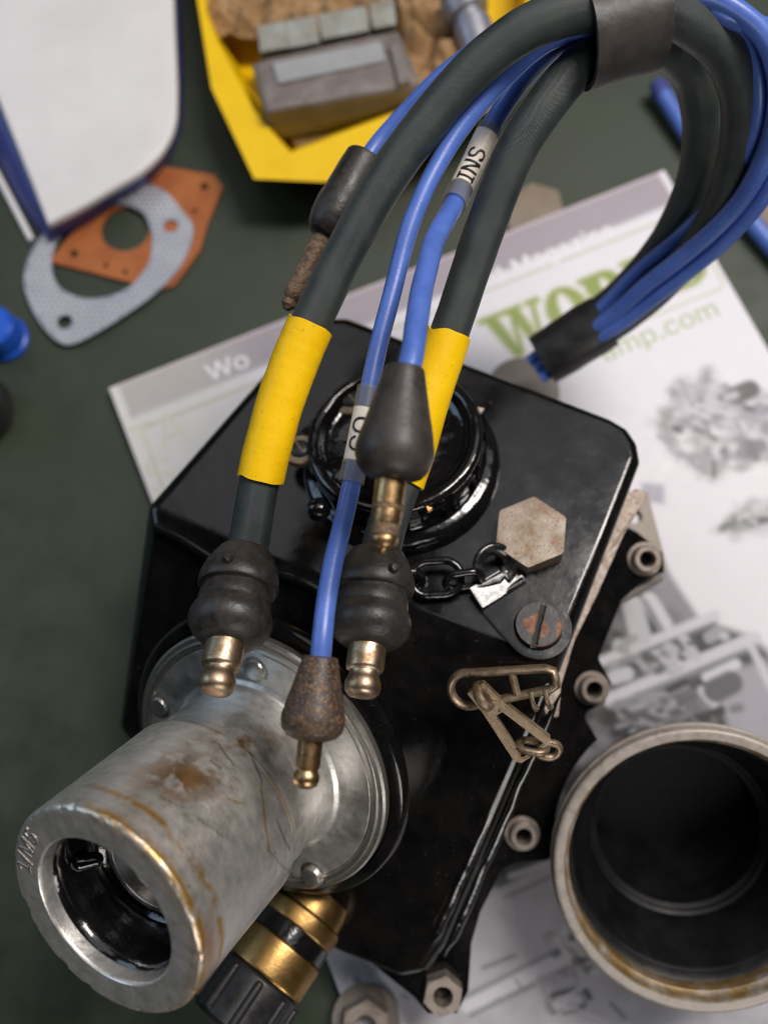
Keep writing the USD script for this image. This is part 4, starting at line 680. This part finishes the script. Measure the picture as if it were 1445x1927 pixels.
def sleevepiece(P, r, hose, seed):
    P = smoothpath(spline(P[::3], 8), 2); n = len(P); k = 40; t = tube(P, r+.05*(meshkit.noise(np.c_[np.arange(n)*.3, np.zeros(n), np.zeros(n)], seed)-.5), k, caps=False); V = t.vertices.reshape(n, k, 3)
    for e, nb in ((0, 1), (n-1, n-2)):                         # slightly ragged cut ends
        d = unit(P[e]-P[nb]); V[e] += d*(meshkit.noise(np.c_[np.cos(np.arange(k)*2*np.pi/k)*1.4, np.sin(np.arange(k)*2*np.pi/k)*1.4, np.full(k, seed)], seed)-.5)[:, None]*1.6
    wall = tube(P, r-.5, k, caps=False); Vi = wall.vertices.reshape(n, k, 3).copy(); Vi[0], Vi[-1] = V[0]+(P[0]-V[0])*.12, V[-1]+(P[-1]-V[-1])*.12
    allV = np.vstack([V.reshape(-1, 3), Vi.reshape(-1, 3)]); N_ = n*k; j = np.arange(k); j2 = (j+1) % k; e = (n-1)*k
    F = np.vstack([t.faces, wall.faces[:, ::-1]+N_, np.stack([j, j+N_, j2+N_], 1), np.stack([j, j2+N_, j2], 1), np.stack([e+j, e+j2, e+j2+N_], 1), np.stack([e+j, e+j2+N_, e+j+N_], 1)])
    m = trimesh.Trimesh(allV, F, process=False); m.vertices = m.vertices+m.vertex_normals*((meshkit.fbm(m.vertices*.16, 2, seed)-.5)*.28)[:, None]
    obj('yellow_sleeve', m, m_yellow, hose, smooth=40)
sleevepiece(sub(HA, (588, 608), (484, 900)), RH+.75, hoseA, 2); sleevepiece(sub(HB, (845, 608), (762, 906)), RH+.75, hoseB, 7)
boot_big(hoseA, (462, 1040), None, None, (404, 1306), (92, 103), (425, 1078))
boot_big(hoseB, (712, 1040), None, None, (680, 1312), (91, 98), (739, 1085))
# blue leads
tail = lambda o, dz: [(1330+o*.6, -18+o*.9, 124+dz), (1415+o, 50+o*.4, 121+dz), (1452+o, 150, 115+dz), (1440+o, 265, 104+dz), (1380+o*.9, 375+o*.3, 90+dz), (1290+o*.6, 465+o*.6, 74+dz), (1200+o*.5, 538+o*.6, 61+dz), (1135+o*.38, 597+o*.46, 52+dz*.5), (1070+o*.3, 642+o*.36, 45), (1018+o*.3, 682+o*.4, 41), (1004+o*.3, 692+o*.4, 40)]
LC = path([(763, 720, 128), (776, 660, 127), (787, 590, 124), (798, 525, 119), (818, 455, 113), (850, 390, 107), (884, 320, 104), (915, 255, 104), (950, 195, 107), (1000, 130, 113), (1080, 60, 121), (1180, 30, 126), (1260, 0, 126)]+tail(12, 3), 10, 2)
LD = path([(602, 1250, 111), (606, 1200, 111), (613, 1140, 110), (627, 1060, 108), (644, 985, 106), (662, 900, 106), (682, 800, 107), (702, 700, 108), (722, 610, 109), (745, 520, 110), (775, 420, 112), (815, 325, 114), (870, 235, 116), (945, 150, 119), (1035, 75, 121), (1150, 40, 120), (1255, 25, 121)]+tail(-26, -1), 10, 2)
LE = path([(665, 345, 97), (690, 300, 97), (725, 255, 98), (770, 205, 101), (830, 145, 106), (910, 85, 112), (1010, 35, 117), (1140, -15, 121), (1250, -30, 125)]+tail(46, 1), 10, 2)
leadC = swept('blue_wire', LC, 2.25, m_blue, har, 20, 'blue wire with the cream INS tag')
leadD = swept('blue_wire', LD, 2.0, m_blue, har, 20, 'blue wire running down to the stained cone boot')
leadE = swept('blue_wire', LE, 2.1, m_blue, har, 20, 'blue wire ending in the black boot behind the hose')
def cone_boot(lead, o, e, prof_, tipprof, m, mt, seed):
    d = unit(e-o); b = lathe(prof_, o, d, 56, dens=.6); rough_up(b, .12, .3, seed); obj('rubber_boot', b, m, lead); obj('metal_tip', lathe(tipprof, o, d, 44), mt, lead)
# cone boot C (upper, nearest)
oC, eC = at(762, 692, 128), at(719, 1040, 124); LCn = np.linalg.norm(eC-oC); k = LCn/31.
cone_boot(leadC, oC, eC, [(2.5, 1.2*k), (2.6, .2*k), (3.1, -.1*k), (3.6, .2*k), (3.9, 1.2*k), (4.6, 4*k), (5.7, 8*k), (6.7, 11.5*k), (7.15, 13.6*k), (7.2, 14.6*k), (7.05, 15.4*k), (6.5, 17*k), (5.4, 18.3*k), (4, 18.9*k), (2.7, 19*k)],
          [(2.8, 18.4*k), (2.8, 23*k), (2.6, 23.2*k), (2.55, 23.8*k), (2.7, 24*k), (2.7, 26*k), (2.4, 26.4*k), (2.2, 28*k), (2.55, 28.4*k), (2.6, 29.2*k), (2.2, 29.9*k), (1.2, 30.1*k), (.9, 30.4*k), (.7, 31.2*k), (0, 31.4*k)], m_rubberplain, m_brass, 4)
oD, eD = at(603, 1236, 111), at(574, 1484, 110); k = np.linalg.norm(eD-oD)/25.
cone_boot(leadD, oD, eD, [(2.1, 1.4*k), (2.3, .2*k), (2.8, -.1*k), (3.3, .2*k), (3.5, 1.2*k), (4.4, 5*k), (5.4, 9*k), (5.95, 11.4*k), (6.0, 12.6*k), (5.6, 14.2*k), (4.6, 15.4*k), (3.2, 16*k), (2.2, 16.1*k)],
          [(2.35, 15.6*k), (2.3, 20.8*k), (2.0, 21.4*k), (2.05, 21.9*k), (2.4, 22.4*k), (2.45, 23.4*k), (2.1, 24.4*k), (1.2, 25*k), (0, 25.1*k)], m_rubberbrown, m_brass, 9)
oE, eE = at(688, 296, 97), at(538, 582, 91); k = np.linalg.norm(eE-oE)/33.
cone_boot(leadE, oE, eE, [(2.2, 1.5*k), (2.6, .1*k), (4.4, -.1*k), (4.7, .3*k), (4.9, 2*k), (5.3, 7*k), (5.7, 11*k), (5.6, 13.5*k), (5.0, 15.6*k), (3.8, 17.2*k), (2.6, 17.6*k)],
          [(2.5, 17*k), (2.6, 22*k), (2.2, 23*k), (2.5, 25*k), (2.2, 27.5*k), (2.6, 28.6*k), (2.4, 30*k), (1.6, 31*k), (1.8, 32*k), (.8, 33*k), (0, 33.2*k)], m_rubber, m_dirtytip, 12)
dC = unit(eC-oC); kC = np.linalg.norm(eC-oC)/31.
for a, b, r_ in ((23.1, 23.9, 2.84), (26.2, 28.1, 2.52)): obj('dark_band', lathe([(r_-.4, a*kC), (r_, a*kC+.1), (r_-.02, b*kC-.1), (r_-.4, b*kC)], oC, dC, 40), m_dirtytip, leadC)
# tags on the wires
def tag(lead, P, r, txt, hgt, lo, hi, t0, seed):
    n = len(P); P = smoothpath(spline(P[::2], 6), 2); s = np.r_[0, np.cumsum(np.linalg.norm(np.diff(P, axis=0), axis=1))]; L = s[-1]; i, j = np.searchsorted(s, [L*lo, L*hi])
    obj('tag_paper', tube(P[i:j], r+.45, 28), m_paper, lead, smooth=True)
    for q_ in (P[:i+1], P[j-1:]): obj('clear_sleeve', tube(q_, r+.6, 28, caps=False), m_clear, lead, smooth=True, label='clear shrink end of the tag')
    t = meshkit.text_mesh(txt, hgt, .05); t = t.subdivide_to_size(.6); V = t.vertices; sx = s[i]+t0+V[:, 0]
    c = np.stack([np.interp(sx, s, P[:, q]) for q in range(3)], 1); T = unit(P[j]-P[i]); toc = unit(EYE-c.mean(0)); toc = unit(toc-T*(toc@T)); side = np.cross(toc, T); w = (V[:, 1]-hgt*.45)/(r+.6)
    t.vertices = c+(r+.62+V[:, 2:3])*(np.cos(w)[:, None]*toc+np.sin(w)[:, None]*side); obj('tag_lettering', t, m_ink, lead, smooth=False)
tag(leadC, sub(LC, (853, 385), (926, 235)), 2.3, 'INS', 4.0, .22, .93, .6, 1)
tag(leadD, sub(LD, (664, 905), (694, 718))[::-1][::-1], 2.05, 'O', 3.6, .0, .01, .5, 2) if False else None
Pd = sub(LD, (692, 720), (664, 912))[::-1]
tag(leadD, Pd if proj(Pd)[0][1] > proj(Pd)[-1][1] else Pd[::-1], 2.05, 'CO', 3.8, .2, .78, 1.6, 2)
# strap round the bundle
S0, S1 = at(1092, 70, 124), at(1232, 42, 124); sd_ = unit(S1-S0); sy = unit(np.cross([0, 0, 1.], sd_)); sz = np.cross(sd_, sy); rings = []
def sring(c, ry, rz, n=48): return A([c+sy*ry*math.cos(a)*(1+.05*math.cos(2*a))+sz*rz*math.sin(a) for a in np.linspace(0, 2*np.pi, n, endpoint=False)])
spec = []
for t_ in np.linspace(0, 1, 14):
    c = S0+(S1-S0)*t_; spec.append((c, 10.2-1.8*t_+.15*math.sin(t_*9), 10.0))
ro = [sring(c+sy*(0-1.6*0), a, b) for c, a, b in spec]; ri = [sring(c, a-1.1, b-1.1) for c, a, b in spec][::-1]
st = loft(ro+ri+[ro[0]], False, False); st = rough_up(st, .12, .3, 5); obj('strap', st, m_leather, har, smooth=35)
# heat shrink at the far end
e0, e1 = at(1137, 604, 47), at(1020, 678, 39); P_ = smoothpath(spline([e0, e0*.66+e1*.34, e0*.33+e1*.67, e1], 6), 1)
hs = tube(P_, np.interp(np.linspace(0, 1, len(P_)), [0, .2, 1], [8.0, 8.3, 7.8]), 40, flat=.95, caps=True); rough_up(hs, .25, .25, 3); obj('end_sleeve', hs, m_shrink, har, smooth=40)
